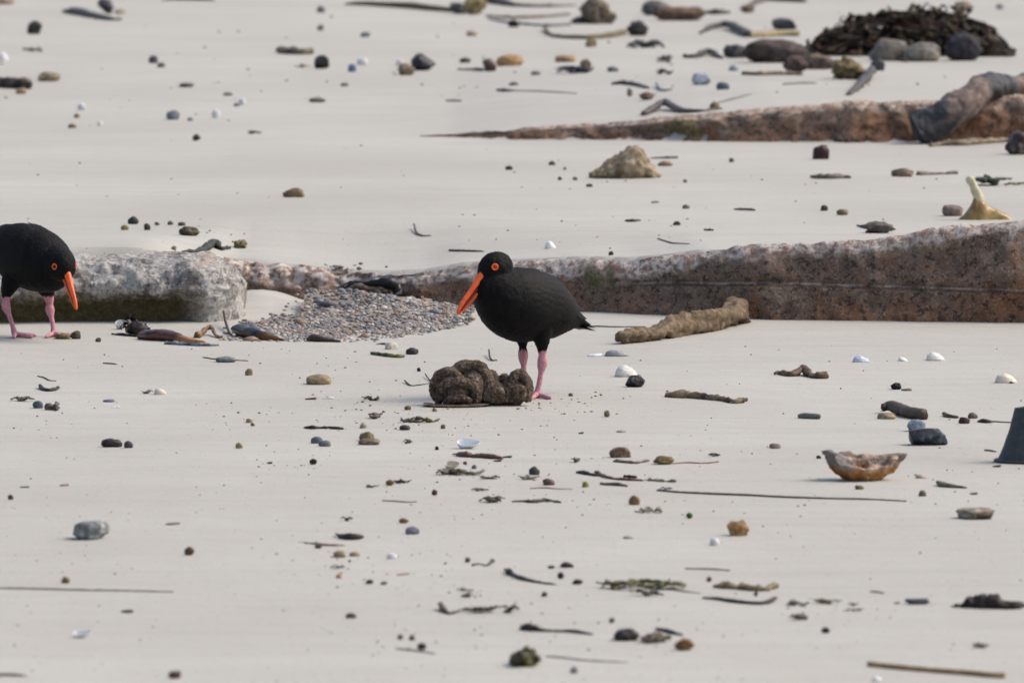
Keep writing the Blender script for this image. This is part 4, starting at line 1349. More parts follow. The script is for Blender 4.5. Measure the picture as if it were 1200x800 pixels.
def shell(x, y, w, h, c, label, group=None, rot=0.0, open_up=False, spot=None, dep=0.75):
    """one ribbed bivalve valve, domed side up (or cupped)"""
    k = nxt()
    g, s = blob_place(x, y)
    n, m = 20, 40
    V = []
    for lay in (0, 1):
        for i in range(n):
            t = (i + 0.4) / (n - 1)
            for j in range(m):
                a = 2 * math.pi * j / m
                rr = min(t, 1.02) * (1 + 0.018 * math.sin(13 * a) * t)
                ax = math.cos(a) * rr; ay = math.sin(a) * rr * (1 - 0.12 * math.cos(a))
                zz = math.sqrt(max(0.0, 1 - min(rr, 1) ** 2.3)) * (1 - 0.28 * ax) * 0.92 + 0.02 * math.sin(26 * t)
                V.append((ax * 0.5 * (1 - 0.05 * lay), ay * 0.5 * (1 - 0.05 * lay), zz * (1 - 0.10 * lay)))
    V = np.array(V)
    f = grid_faces(n, m, True)
    F = f + [tuple(i + n * m for i in q[::-1]) for q in f]
    F += [((n - 1) * m + j, (n - 1) * m + (j + 1) % m, n * m + (n - 1) * m + (j + 1) % m, n * m + (n - 1) * m + j) for j in range(m)]
    F += [tuple(range(m))[::-1], tuple(n * m + j for j in range(m))]
    V *= np.array([w, w * dep, h])
    if open_up:
        V[:, 2] = h * 1.0 - V[:, 2]
        tl = 0.55; ca, sa = math.cos(tl), math.sin(tl)
        y2, z2 = V[:, 1] * ca - V[:, 2] * sa, V[:, 1] * sa + V[:, 2] * ca
        V[:, 1], V[:, 2] = y2, z2
        V[:, 2] -= V[:, 2].min() + 0.4
        V[:, 2] *= h / (V[:, 2].max() + 1e-6)
    V[:, 2] += 0.4 * vnoise(V * 0.3 + k, k) - (0.3 if not open_up else 0.2)
    V[:, 2] += h * 0.10 * fbm(V * 0.12 + k, 3, k)
    return finish('shell', V / s, F, stone_mat(c, 0.4, 0.12, 50.0, spot, 0.25, key='shell'), g, label, 'shell', group, rot)

def chip(x, y, w, h, c, label, group=None, cat='chip', name='shell_chip', dep=0.8, spot=None):
    """thin irregular plate, slightly bent"""
    k = nxt(); r = random.Random(k)
    g, s = blob_place(x, y)
    n = 16; ring = [(0.5 + 0.14 * math.sin(2 * a + k) + r.uniform(-.05, .05)) for a in np.linspace(0, 6.28, n, endpoint=False)]
    V = []
    th = max(h * 0.55, 0.9)
    for zl in (0, 1):
        for q in (1.0, 0.6):
            for j in range(n):
                a = 6.2832 * j / n
                X, Y = math.cos(a) * ring[j] * q * (1 - 0.1 * zl), math.sin(a) * ring[j] * q * (1 - 0.1 * zl)
                V.append((X * w, Y * w * dep, zl * th + (h - th) * (X + 0.5) * 0.8))
    m = n
    F = []
    for j in range(n):
        j2 = (j + 1) % n
        F.append((j, j2, 2 * n + j2, 2 * n + j))
        F.append((2 * n + j, 2 * n + j2, 3 * n + j2, 3 * n + j)); F.append((j2, j, n + j, n + j2))
    F.append(tuple(3 * n + j for j in range(n))); F.append(tuple(n + j for j in range(n))[::-1])
    V = np.array(V); V[:, 2] -= 0.25 * h
    return finish(name, V / s, F, stone_mat(c, 0.5, 0.25, 70.0, spot, key='chip'), g, label, cat, group)

def scrap(x, y, w, h, c, label, group=None, tip=None, n=3, cat='seaweed', name='seaweed_scrap', dep=1.6, sandy=0.25):
    """crumpled bit of weed: a few lumpy strands crossing one another, joined into one piece"""
    k = nxt(); r = random.Random(k)
    g, s = blob_place(x, y)
    parts = []
    for q in range(n):
        x0 = -w / 2 + (r.uniform(0, w * 0.3) if q else 0); x1 = w / 2 - (r.uniform(0, w * 0.4) if q else 0)
        if q > 1: x0, x1 = sorted((r.uniform(-w / 2, w / 2), r.uniform(-w / 2, w / 2)))
        if x1 - x0 < w * 0.25: x1 = x0 + w * 0.3
        d = h * dep
        pts = [(x0 + (x1 - x0) * t, r.uniform(-d, d), r.uniform(0, h * 0.62)) for t in np.linspace(0, 1, 5)]
        p = smooth_path(pts, 22)
        rm = h * r.uniform(0.16, 0.32)
        rr = rm * (0.35 + 0.65 * np.sin(np.linspace(0.15, 3.0, 22))) * (1 + 0.45 * np.array([r.uniform(-1, 1) for _ in range(22)]))
        parts.append(tube(p, np.maximum(rr, 0.25), 8, 0.8))
    V, F = join(parts)
    V = V + 0.12 * h * np.stack([vnoise(V * 0.5 + k, 1), vnoise(V * 0.5 + k, 2), vnoise(V * 0.5 + k, 3)], 1)
    V[:, 2] = V[:, 2] - V[:, 2].min() - h * 0.10
    V[:, 2] *= min(1.4, h / max(V[:, 2].max(), 0.1))
    return finish(name, V / s, F, weed_mat(c, 0.6, tip, 80.0, sandy), g, label, cat, group)

def strip(pts, radii, c, label, group=None, tip=None, name='seaweed_strip', cat='seaweed', amp=0.35, flat=0.8, rough_=0.55, sc=70, sandy=0.25):
    return tube_thing(name, pts, radii, weed_mat(c, rough_, tip, 55.0, sandy), label, cat, group, seg=10 if max(radii) < 4 else 16, amp=amp, sc=sc, seed=nxt(), flat=flat)

def twig(pts, rad, c, label, group=None, cat='twig', name='twig', amp=0.2):
    return tube_thing(name, pts, [rad * 0.8, rad, rad * 0.9, rad * 0.55], weed_mat(c, 0.75, None, 60.0, 0.2), label, cat, group, seg=8, amp=amp, sc=90, seed=nxt(), sink=0.5)

def hstrip(x, y, w, h, c, label, group=None, tip=None, **kw):
    """short horizontal strip from a pixel box"""
    r = random.Random(nxt()); a = h * 0.5
    pts = [(x - w / 2 + w * t, y - r.uniform(0, h * 0.35)) for t in (0, 0.25, 0.5, 0.75, 1)]
    return strip(pts, [a * r.uniform(.3, .7), a * r.uniform(.7, 1), a * r.uniform(.5, 1), a * r.uniform(.6, 1), a * r.uniform(.2, .5)], c, label, group, tip, **kw)

# ---- foreground of the birds, between the gravel and the lowest edge of the picture
pebble(265, 424, 24, 7, GREENG, 'flat grey green oval pebble lying across a thin twig', name='pebble')
twig([(238, 419), (250, 421), (262, 422), (278, 422.5), (291, 423)], 1.0, BROWN, 'thin brown twig under the grey green oval pebble')
pebble(292, 439.5, 9.5, 8, TAN, 'small round tan pebble close to the grey green oval pebble')
twig([(121, 426), (129, 426.5), (137, 427)], 1.0, DKB, 'short straight dark twig on bare sand near the head-down bird')
strip([(47, 454.5, 2), (50, 457), (57, 458.5), (64, 457.5), (68, 456, 1)], [2, 2.6, 2.6, 2.4, 2], CHAR, 'small curved charcoal seaweed piece shaped like a smile')
twig([(44, 441), (52, 443), (58, 446), (66, 446.5)], 1.0, BROWN, 'thin broken brown twig above the smile-shaped seaweed')
scrap(27, 470, 28, 6, (0.12, 0.10, 0.08), 'grey brown seaweed scrap reaching the blue grey pebble')
pebble(44.5, 478, 13, 9, BLUEG, 'blue grey round pebble between a seaweed scrap and a brown pebble')
pebble(57, 480, 11, 8, (0.12, 0.105, 0.085), 'dull brown pebble touching a blue grey pebble')
scrap(66, 480, 8, 9, (0.12, 0.11, 0.10), 'tiny upright twiggy weed bit against the dull brown pebble')
chip(127, 470.5, 17, 5, (0.14, 0.16, 0.23), 'blue purple flat shell chip on open sand', cat='shell')
shell(188, 462, 15, 8, CREAM, 'small cream domed shell with a grey scrap on its side')
scrap(173, 461, 13, 5, LGREY, 'small grey weed scrap touching the small cream shell')
chip(135, 477.5, 10, 2.5, WHITE, 'tiny white shell sliver beside the blue purple chip', cat='shell')
pebble(131, 523.5, 25, 10, (0.028, 0.020, 0.022), 'smooth black elongated pebble touching a small dark round pebble', rough_=0.45, dep=0.5)
pebble(150.5, 524.5, 11, 8.5, (0.06, 0.065, 0.07), 'small dark grey round pebble at the tip of a black elongated pebble')
pebble(280, 525, 9, 7, TAN, 'small brown round pebble alone on sand below the pebble pair')
pebble(292, 495, 8, 5, TAN, 'small tan pebble of a pair with a greenish one')
pebble(296, 499, 5, 4, OLIVE, 'tiny olive pebble of a pair with a tan one')
chip(75, 569, 10, 4, PINK, 'faint pinkish shell chip on bare sand', cat='shell')
pebble(12.5, 585, 7, 6, BROWN, 'small dark brown pebble alone on bare sand')
chip(29, 571, 10, 3, GREY, 'thin grey chip lying flat on bare sand')
pebble(105.5, 631, 43, 22, (0.20, 0.205, 0.195), 'rounded grey stone with pale blue top and brown base', spot=(0.33, 0.37, 0.38), lump=0.3, name='stone', cat='stone', var=0.45)
lump(222, 650, 12, 10, (0.17, 0.10, 0.05), 'small rusty brown lump on open sand beyond the grey stone')
shell(96, 746, 20, 9, WHITE, 'bright white shell fragment tilted on open sand', open_up=True)
lump(77, 683, 10, 8, (0.24, 0.17, 0.07), 'small yellow brown crumb beside the long faint stick')
twig([(-30, 689), (30, 690), (90, 691.5), (150, 692.5), (203, 693.5)], 1.5, (0.30, 0.255, 0.20), 'long faint sand-coloured stick half buried in the sand')
twig([(-20, 791), (10, 791.5), (32, 792)], 2.2, (0.22, 0.19, 0.16), 'short pale grey brown stick end at the near sand')
chip(149, 717, 15, 5, CHAR, 'dark thin chip on open sand below the long faint stick')
lump(205, 794, 16, 9, (0.16, 0.09, 0.06), 'reddish brown crumb with dark side on near sand')
chip(202, 614, 20, 3, (0.17, 0.12, 0.09), 'thin brown bark sliver beyond the rusty brown lump', cat='bark')

pebble(459, 409, 15, 9, CREAM, 'lumpy cream pebble behind a green tipped weed stick', lump=0.35)
strip([(435, 415), (444, 416.5), (455, 418), (466, 419), (473, 418.5)], [2, 3, 3, 3.2, 2.2], (0.055, 0.055, 0.025), 'dark weed stick with yellow green end before the gravel', tip=(0.20, 0.19, 0.05))
pebble(483, 415, 15, 8, CHAR, 'black rounded pebble beside the lumpy cream pebble', dep=0.7)
pebble(373.5, 450, 30, 12, (0.31, 0.235, 0.135), 'smooth tan oval stone alone on open sand', lump=0.08, name='stone', cat='stone', rough_=0.6)
strip([(573, 416, 6), (574, 421, 2), (577, 423), (582, 422.5)], [0.9, 1.1, 1.1, 0.8], CHAR, 'tiny hooked dark twig behind the folded holdfast', name='twig', cat='twig', amp=0.1, flat=1)
twig([(474, 448, 2), (481, 452), (491, 451.5), (505, 449)], 1.0, CHAR, 'thin wiry twig beside the folded holdfast')
twig([(498, 441, 3), (503, 446, 1), (507, 449)], 0.8, CHAR, 'short wiry twig leaning to the folded holdfast')
pebble(491, 435, 4.5, 4.5, BLACK, 'tiny black bead on sand behind the wiry twigs', sub=2)
chip(364, 468, 11, 4, REDB, 'small red brown chip below the tan oval stone', cat='chip')
chip(385, 467, 13, 3, WHITE, 'thin white shell chip next to the red brown chip', cat='shell')
scrap(433, 469, 18, 6, (0.16, 0.11, 0.075), 'small brown weed scrap with rusty lump at its end')
pebble(478, 480, 8, 5, OLIVE, 'small olive pebble before the folded holdfast')
pebble(509, 482, 6, 5, TAN, 'tiny tan pebble in front of the holdfast flap', sub=2)
scrap(440, 490, 17, 7, (0.15, 0.10, 0.075), 'reddish grey weed scrap among crumbs before the holdfast')
scrap(492, 494.5, 46, 7, (0.13, 0.11, 0.085), 'long twiggy weed scrap with greenish end before the holdfast', tip=(0.19, 0.17, 0.06), n=4)
strip([(357, 501.5), (366, 502.5), (376, 502), (390, 502.5), (401, 503)], [2, 3.2, 2.4, 2.6, 1.2], (0.035, 0.028, 0.024), 'dark flat weed strip beyond the blue and grey pebble pair', flat=0.7)
pebble(474, 503.5, 13, 6, CHAR, 'dark flat pebble below the long twiggy scrap')
pebble(425.5, 501.5, 8, 5.5, LTAN, 'small pale tan pebble behind the stacked green tan stone')
pebble(519.5, 502, 6, 5, OLIVE, 'tiny olive green pebble on open sand before the holdfast', sub=2)
pebble(430, 516, 18, 11, (0.17, 0.145, 0.06), 'olive tan stone resting behind a flat brown stone', lump=0.3)
pebble(433, 520.5, 26, 8, (0.19, 0.135, 0.095), 'flat brown stone in front of an olive tan stone')
pebble(371, 519, 14, 8, (0.10, 0.125, 0.16), 'slate blue pebble leaning on a grey pebble')
pebble(381, 522.5, 15, 7, (0.13, 0.135, 0.14), 'grey oval pebble touching a slate blue pebble')
scrap(478, 519, 11, 5, CHAR, 'small dark weed knot beside the flat brown stone')
pebble(512, 527, 4.5, 4.5, BLACK, 'tiny black bead beside the white boat-shaped shell', sub=2)
shell(549, 525, 27, 11, (0.72, 0.74, 0.76), 'bright white boat-shaped half shell beyond a red brown weed strip', open_up=True, dep=0.6)
strip([(531, 533), (545, 535), (560, 536), (574, 537), (588, 538)], [2.5, 4, 3.6, 4, 2], (0.13, 0.065, 0.04), 'red brown shredded weed strip in front of the white half shell', amp=0.5, flat=0.7)
chip(594, 536, 10, 4, CHAR, 'dark chip at the end of the red brown weed strip')
chip(583, 540.5, 9, 3.5, DKB, 'dark brown flake under the red brown weed strip')
shell(530, 548.5, 18, 9, CREAM, 'cream cupped shell with brown edge beside twig tangle', open_up=True, spot=(0.2, 0.12, 0.07))
pebble(545, 544, 5, 4, REDB, 'tiny red brown pebble next to the cream cupped shell', sub=2)
pebble(556, 549, 6, 5, BLUEG, 'tiny blue grey pebble behind the twig tangle', sub=2)
scrap(540, 556, 56, 8, (0.17, 0.14, 0.10), 'spread tangle of grey brown twiggy weed below the cream shell', n=6)
scrap(574, 561, 23, 4.5, (0.10, 0.08, 0.06), 'small flat dark weed scrap beside the twig tangle')
lump(367, 544, 9, 7, DKB, 'small dark brown angular crumb on open sand', name='crumb', cat='crumb')
chip(316, 543, 7, 4, CHAR, 'tiny charcoal chip with grains round it on sand')
lump(457, 568.5, 11, 7, (0.20, 0.14, 0.06), 'small tan lump touching a thin dark weed scrap')
scrap(472, 566, 20, 5, CHAR, 'thin dark weed scrap touching a small tan lump')
scrap(437, 571, 17, 4, (0.14, 0.125, 0.10), 'thin greyish weed scrap beside the small tan lump')
lump(509, 580, 7, 7, REDB, 'tiny reddish crumb on open sand', name='crumb', cat='crumb')
scrap(577, 588, 30, 8, (0.13, 0.095, 0.045), 'tan and dark weed knot with trailing ends', n=4, tip=(0.05, 0.04, 0.03))
scrap(563, 575, 20, 5, (0.16, 0.115, 0.09), 'pinkish brown weed scrap beyond the tan and dark weed knot')
twig([(448, 587), (462, 587.5), (476, 588.5), (488, 588)], 1.1, (0.17, 0.13, 0.10), 'thin pale twig with thicker end on open sand')

# centre
chip(697, 417, 22, 4, (0.62, 0.65, 0.70), 'flat bluish white shell piece touching the grey shell', cat='shell')
shell(723, 417, 29, 8, (0.30, 0.31, 0.31), 'flat grey shell behind the white brown-patched shell', dep=0.6)
shell(734, 441, 27, 14, (0.70, 0.67, 0.61), 'white domed shell with tan patches behind the black lump', spot=(0.55, 0.42, 0.28))
chunk(745, 453, 23, 14, BLACK, 'black angular lump in front of the white domed shell', dep=0.9, rough_=0.35, cat='coal', name='coal_lump')
strip([(781, 465), (795, 466), (812, 466.5), (830, 468), (848, 470), (862, 472.5), (874, 471, 2)], [3.5, 5, 5, 4.6, 3.8, 3.2, 3.6, 1.6], (0.065, 0.040, 0.024), 'rough brown weed stick with sandy end and upturned tip', tip=(0.26, 0.19, 0.115), amp=0.4, flat=0.9)
lump(711, 488.5, 7, 8, (0.24, 0.17, 0.10), 'tiny upright tan spike on open sand', name='crumb', cat='crumb')
chip(728, 506, 15, 4, (0.35, 0.33, 0.31), 'small grey and white shell chip on open sand', cat='shell')
chip(681, 508, 6, 3.5, BLACK, 'tiny black chip on open sand before the standing bird')
pebble(669, 464, 5.5, 4, BLUEG, 'tiny blue grey pebble near the standing bird', sub=2)
pebble(727, 535.5, 26, 12, (0.145, 0.09, 0.055), 'brown ribbed oval stone with a scrap in front', spot=(0.26, 0.19, 0.12), dep=0.6)
strip([(721, 541), (731, 542), (745, 543), (759, 540.5)], [2, 3, 2.6, 1.8], (0.16, 0.11, 0.08), 'ridged brown bark scrap before the ribbed oval stone', cat='bark', name='bark_scrap', amp=0.5, flat=0.6)
lump(778, 543.5, 26, 10, (0.22, 0.155, 0.065), 'rough ochre lump with a thin stem trailing from it')
twig([(788, 543.5), (805, 542.5), (825, 543), (842, 542, 1)], 1.1, (0.27, 0.14, 0.09), 'thin reddish stem trailing from the rough ochre lump')
scrap(675, 541.5, 11, 6, GREY, 'small grey weed knot on open sand')
scrap(837, 534.5, 15, 4, CHAR, 'small thin dark weed scrap above the long thin stick')
pebble(626, 556, 13, 10, (0.045, 0.042, 0.045), 'dark round bead-like pebble beside a pale scrap', lump=0.06)
scrap(619, 561.5, 26, 5, (0.24, 0.19, 0.12), 'pale tan weed scrap beneath the dark round pebble')
pebble(643, 568, 15, 8, (0.12, 0.065, 0.07), 'purple red pebble near the dark round pebble')
strip([(677, 554), (688, 556), (699, 558)], [2, 2.8, 2], CHAR, 'dark stubby end of weed at the rust strip', flat=0.8)
strip([(699, 556, 1), (705, 558), (716, 561), (730, 562.5), (753, 563.5)], [3.4, 2.6, 2, 2.2, 1.6], (0.19, 0.095, 0.055), 'rust coloured weed strip between dark stub and beaded strip', flat=0.8)
strip([(756, 563), (765, 563.5), (780, 564.5), (792, 565)], [1.6, 2.2, 2, 1.8], (0.25, 0.20, 0.12), 'beaded tan weed strip continuing the rust strip', amp=0.9, sc=150)
strip([(732, 559), (738, 559.5), (746, 560)], [2, 2.2, 2], CHAR, 'short black stub lying behind the rust strip')
pebble(686, 570.5, 8, 7, (0.26, 0.215, 0.07), 'small yellow green pebble beside the banded dark stick', sub=3)
strip([(704, 567.5), (714, 568.5), (725, 569), (735, 570)], [2, 2.6, 2.5, 1.8], (0.075, 0.065, 0.06), 'dark banded short stick in front of the rust strip', tip=(0.22, 0.15, 0.10))
twig([(621, 572.5), (638, 572), (655, 573), (671, 573)], 0.9, (0.24, 0.14, 0.11), 'thin straight reddish twig in front of the purple red pebble')
twig([(770, 575), (800, 577.5), (840, 579.5), (880, 581), (920, 583), (970, 584.5), (1020, 585.5), (1062, 587.5)], 1.7, (0.13, 0.075, 0.06), 'very long thin reddish brown stick lying across the sand', name='stick', cat='stick', amp=0.12)
scrap(780, 573.5, 16, 3.5, LGREY, 'small greyish scrap behind the end of the long stick')
strip([(600, 588), (616, 588), (624, 589), (640, 587.5), (657, 589)], [0.9, 1.6, 2.4, 2.6, 1.2], (0.06, 0.04, 0.035), 'thin knotted dark weed twig on the sand', amp=0.5)
pebble(744, 591, 14, 11, (0.22, 0.14, 0.06), 'amber brown pebble behind shell crumbs', rough_=0.4)
scrap(757, 600.5, 27, 7, (0.30, 0.26, 0.18), 'pale shell and weed crumbs in front of the amber pebble', n=4)

# right
shell(1009, 424, 20, 8, (0.50, 0.53, 0.62), 'pale blue violet domed shell behind the brown twisted weed')
shell(1058, 423, 12, 5, WHITE, 'tiny white shell with dark edge between two larger shells', spot=(0.2, 0.19, 0.18))
shell(1096, 422, 22, 10, (0.72, 0.70, 0.64), 'clean white domed shell on sand before the ledge')
shell(1179, 448, 26, 11, (0.66, 0.60, 0.48), 'cream white domed shell near the rubber cone')
strip([(907, 439), (916, 439), (928, 441), (940, 439, 4), (950, 442), (960, 443.5), (968, 443)], [2.5, 4, 3.4, 5.5, 4, 4.6, 5], (0.16, 0.095, 0.05), 'brown twisted leathery weed piece lying on the sand', amp=0.45)
lump(1050, 456, 13, 8, BLACK, 'small black crusty bit joined to an olive sliver', name='crumb', cat='crumb')
chip(1062, 457.5, 13, 4.5, (0.21, 0.18, 0.09), 'olive sliver joined to a black crusty bit', cat='chip')
strip([(937, 489.5), (942, 490), (948, 490.3), (955, 490.6), (960.5, 490.8)], [3, 3.9, 3.9, 3.9, 3.4], (0.145, 0.175, 0.155), 'grey green cylindrical pebble lying on its side', name='pebble', cat='pebble', amp=0.08, flat=0.95)
strip([(1034, 484, 3), (1043, 484, 4), (1054, 486, 2), (1066, 489), (1078, 491), (1085, 491)], [5.5, 7, 8, 8, 8.5, 9, 8], (0.085, 0.055, 0.042), 'thick curved brown kelp stem resting on a tan pebble', name='kelp_stalk', cat='kelp', amp=0.10, flat=0.85)
pebble(1039, 490.5, 22, 7, (0.30, 0.22, 0.13), 'flat tan pebble under the thick curved kelp stem')
pebble(1074, 505, 22, 14, (0.22, 0.26, 0.31), 'pale blue grey stone behind the blue black chunk', name='stone', cat='stone')
chunk(1088, 521, 46, 20, (0.022, 0.026, 0.036), 'blue black angular chunk in front of a pale blue stone', dep=0.6, rough_=0.4, spot=(0.10, 0.12, 0.16))
pebble(1130, 496, 14, 7.5, (0.045, 0.022, 0.022), 'dark red pebble between a brown and an olive pebble')
strip([(1106, 487, 1), (1112, 489), (1122, 490)], [2.6, 2.6, 3, 2.2], (0.10, 0.07, 0.045), 'brown seed-like pebble with a thick knob end', name='pebble', cat='pebble', amp=0.2)
pebble(1140, 490, 12, 7, (0.12, 0.085, 0.055), 'olive brown small oval pebble behind the seed pod')
strip([(1146, 494), (1152, 495), (1158, 495.5), (1165, 494.5), (1175, 495), (1186, 495.5)], [1, 3.4, 3, 1.2, 1, 1], (0.06, 0.04, 0.035), 'dark seed pod with a thin stem pointing at the rubber cone', name='seed_pod', cat='seed pod', amp=0.1)
pebble(908, 525, 14, 6, (0.23, 0.17, 0.13), 'small pinkish brown pebble on open sand', spot=(0.12, 0.11, 0.1))
pebble(959.5, 537, 6, 4, BLACK, 'tiny black pebble at the edge of the sponge bowl', sub=2)
pebble(1007, 573, 11, 5, OLIVE, 'small olive pebble in front of the sponge bowl')
pebble(1050, 546, 5, 4, DKB, 'tiny dark pebble behind the sponge bowl rim', sub=2)
pebble(1081, 581, 9.5, 7, (0.16, 0.12, 0.07), 'small round brown pebble near the end of the long stick')
strip([(1099, 568, 2), (1105, 570), (1114, 571), (1124, 571.5), (1133, 572)], [3, 4.6, 3.8, 2.4, 1], (0.14, 0.13, 0.075), 'olive leaf-shaped kelp flake tapering to a point', name='kelp_flake', cat='kelp', amp=0.15, flat=0.7)
shell(1080, 560, 14, 5, (0.42, 0.33, 0.27), 'small flat pinkish shell beside the olive flake')
chip(1168, 547, 8, 4, DKB, 'tiny dark chip at the foot of the rubber cone')
chip(1141, 579, 8, 4, PURPLE, 'tiny purple brown chip on open sand beyond the olive flake')
twig([(1154, 528), (1160, 528.5), (1167, 529.5)], 1.4, BROWN, 'tiny brown twig near the rubber cone')
lump(1143, 607, 46, 13, (0.42, 0.37, 0.28), 'flat lumpy cream sponge with dark hollows', tip=(0.12, 0.09, 0.06), dep=0.9)
scrap(1185, 449, 6, 3, GREY, 'tiny grey scrap at the edge of the cream white shell')

# near sand
strip([(393, 627, 2), (399, 630), (410, 632), (420, 631.5), (426, 629)], [0.7, 3, 5, 4, 1], (0.035, 0.022, 0.018), 'dark boat-shaped seed pod with a small stalk', name='seed_pod', cat='seed pod', amp=0.08, flat=0.9)
scrap(406, 610, 13, 5, (0.07, 0.06, 0.055), 'small dark weed knot beyond the dark seed pod')
strip([(350, 635), (365, 637), (378, 639), (392, 639.5), (404, 639)], [0.9, 1.5, 1.9, 1.9, 1.2], (0.36, 0.25, 0.16), 'pale orange thin weed strip below the dark seed pod', sandy=0.1)
lump(373, 642, 9, 4, BROWN, 'tiny brown crumb on the pale orange strip', name='crumb', cat='crumb')
pebble(398, 652.5, 15, 8, (0.28, 0.20, 0.12), 'tan pebble of a pair below the pale orange strip')
pebble(416, 651, 13, 5, (0.32, 0.20, 0.11), 'flat orange tan pebble of a pair below the pale strip')
scrap(396, 665.5, 18, 4, (0.26, 0.20, 0.17), 'faint pinkish weed scrap below the tan pebble pair')
pebble(397, 677, 7, 5, ORANGE, 'tiny orange pebble below the faint pinkish scrap', sub=2)
lump(473, 612.5, 12, 6, (0.28, 0.15, 0.08), 'small orange brown crumb beyond the blue grey triangle', name='crumb', cat='crumb')
chunk(483, 625.5, 17, 9, (0.14, 0.14, 0.175), 'small blue grey triangular stone on open sand', dep=0.8)
pebble(459, 654.5, 12, 7, WHITE, 'small round white pebble on near sand', rough_=0.5)
twig([(465, 674), (472, 673.5), (480, 672.5)], 1.5, (0.34, 0.22, 0.13), 'short orange twig on the near sand')
pebble(433, 683.5, 9, 5, CHAR, 'small dark bean-like pebble next to a grey crumb')
lump(450, 684.5, 8, 4, GREY, 'small grey crumb next to a dark bean-like pebble', name='crumb', cat='crumb')
pebble(412, 723.5, 13, 6, (0.07, 0.045, 0.045), 'dark purple brown flat pebble on the near sand')
lump(548, 658.5, 7, 6, (0.20, 0.11, 0.06), 'small rusty bead at one end of a dark curved twig', name='crumb', cat='crumb')
strip([(554, 663, 1), (562, 661), (570, 663), (577, 660, 2)], [1.2, 1.2, 1.4, 2.6], (0.08, 0.055, 0.04), 'dark curved twig with a brown bead end', name='twig', cat='twig')
strip([(516, 713, 4), (519, 716, 1), (526, 719.5), (533, 718), (538, 716)], [3.4, 3.8, 2, 1.8, 1.4], (0.07, 0.045, 0.03), 'hook-shaped brown weed curl on near sand', tip=(0.22, 0.15, 0.07))
scrap(567, 717, 54, 10, (0.09, 0.06, 0.04), 'dark brown stringy weed beside the hook-shaped curl', n=4)
scrap(547, 699, 13, 5, (0.12, 0.10, 0.08), 'small grey brown weed scrap beyond the hook-shaped curl')
scrap(544, 692, 22, 4, (0.2, 0.17, 0.14), 'thin faint weed scrap beyond the small grey brown scrap')
lump(494, 760.5, 11, 8, (0.055, 0.045, 0.04), 'dark crumb sitting on a thin grey twig', name='crumb', cat='crumb')
twig([(464, 760), (480, 762), (495, 763.5), (510, 766)], 1.3, (0.20, 0.18, 0.16), 'thin grey twig under a dark crumb')
pebble(469, 748.5, 7, 6, (0.08, 0.07, 0.065), 'one of two small dark pebbles side by side', 'pair of small dark pebbles', sub=2)
pebble(483, 749.5, 7, 6.5, (0.08, 0.07, 0.065), 'one of two small dark pebbles side by side', 'pair of small dark pebbles', sub=2)
lump(597, 674, 9, 9, (0.07, 0.065, 0.06), 'dark crumb at the tip of the wavy seaweed', name='crumb', cat='crumb')

chunk(863, 627, 27, 18, (0.27, 0.155, 0.065), 'rough orange brown stone alone on sand', dep=0.8, rough_=0.85, spot=(0.34, 0.24, 0.13), smooth_amt=0.25)
lump(808, 607, 8, 7, (0.05, 0.16, 0.02), 'tiny bright green weed bit on sand', name='seaweed_scrap', cat='seaweed', sandy=0.0)
pebble(837, 638.5, 11, 9, (0.70, 0.72, 0.75), 'small bluish white pebble below the orange brown stone')
chip(736, 630.5, 15, 6, (0.45, 0.42, 0.39), 'small pale chip with dark edge on open sand', cat='shell')
pebble(664, 664.5, 16, 6.5, (0.045, 0.03, 0.026), 'dark oval pebble with a thin point beside smaller crumbs')
pebble(646, 665.5, 8, 3.5, DKB, 'tiny flat dark pebble next to the pointed dark oval', sub=2)
lump(657, 677.5, 8, 8, DKB, 'small dark upright crumb beside the wavy seaweed', name='crumb', cat='crumb')
lump(677, 684, 13, 6, (0.06, 0.028, 0.025), 'dark red brown crumb beside the twig tangle', name='crumb', cat='crumb')
strip([(592, 670, 2), (600, 674), (612, 679), (626, 682), (640, 684), (656, 685.5)], [2, 3, 3.4, 2.4, 1.5, 1.2], (0.085, 0.085, 0.075), 'wavy grey green seaweed strip with thin tail', tip=(0.045, 0.04, 0.035))
scrap(745, 689, 92, 11, (0.19, 0.155, 0.085), 'long tangle of tan and greenish stringy weed', n=7, dep=2.5, tip=(0.13, 0.13, 0.045))
scrap(758, 697.5, 40, 8, (0.10, 0.08, 0.06), 'dark looped stringy weed under the tan tangle', n=2)
scrap(759, 684, 30, 6, (0.26, 0.28, 0.29), 'pale grey flaky scrap on the tan stringy tangle')
twig([(780, 690), (800, 693), (821, 695)], 1.1, (0.2, 0.15, 0.11), 'thin brown stem trailing from the tan stringy tangle')
twig([(803, 666.5), (820, 667), (840, 667.5), (855, 668.5)], 1.4, (0.19, 0.155, 0.13), 'straight thin grey brown twig above the tan rope weed')
strip([(839, 688), (850, 689), (865, 690), (880, 691.5), (895, 692), (904, 690, 1), (912, 686.5)], [2, 4.6, 4.2, 4.4, 4, 3, 1.6], (0.27, 0.21, 0.115), 'knobbly tan rope-like seaweed above the dark curved stick', amp=0.7, sc=110)
strip([(824, 701), (840, 702.5), (855, 705), (872, 707), (890, 708), (901, 706.5), (909, 703, 2)], [1.4, 2.6, 3, 2.8, 2.8, 3.4, 2], (0.028, 0.017, 0.015), 'dark curved kelp stick below the tan rope weed', name='kelp_stalk', cat='kelp', amp=0.2)
pebble(831, 681, 6, 6, REDB, 'tiny dark red bead beside the tan rope weed', sub=2)
lump(886, 698, 5, 6, PURPLE, 'tiny purple crumb between rope weed and dark stick', name='crumb', cat='crumb')
pebble(638, 698.5, 7, 6, (0.11, 0.05, 0.05), 'tiny dark red pebble below the wavy seaweed', sub=2)
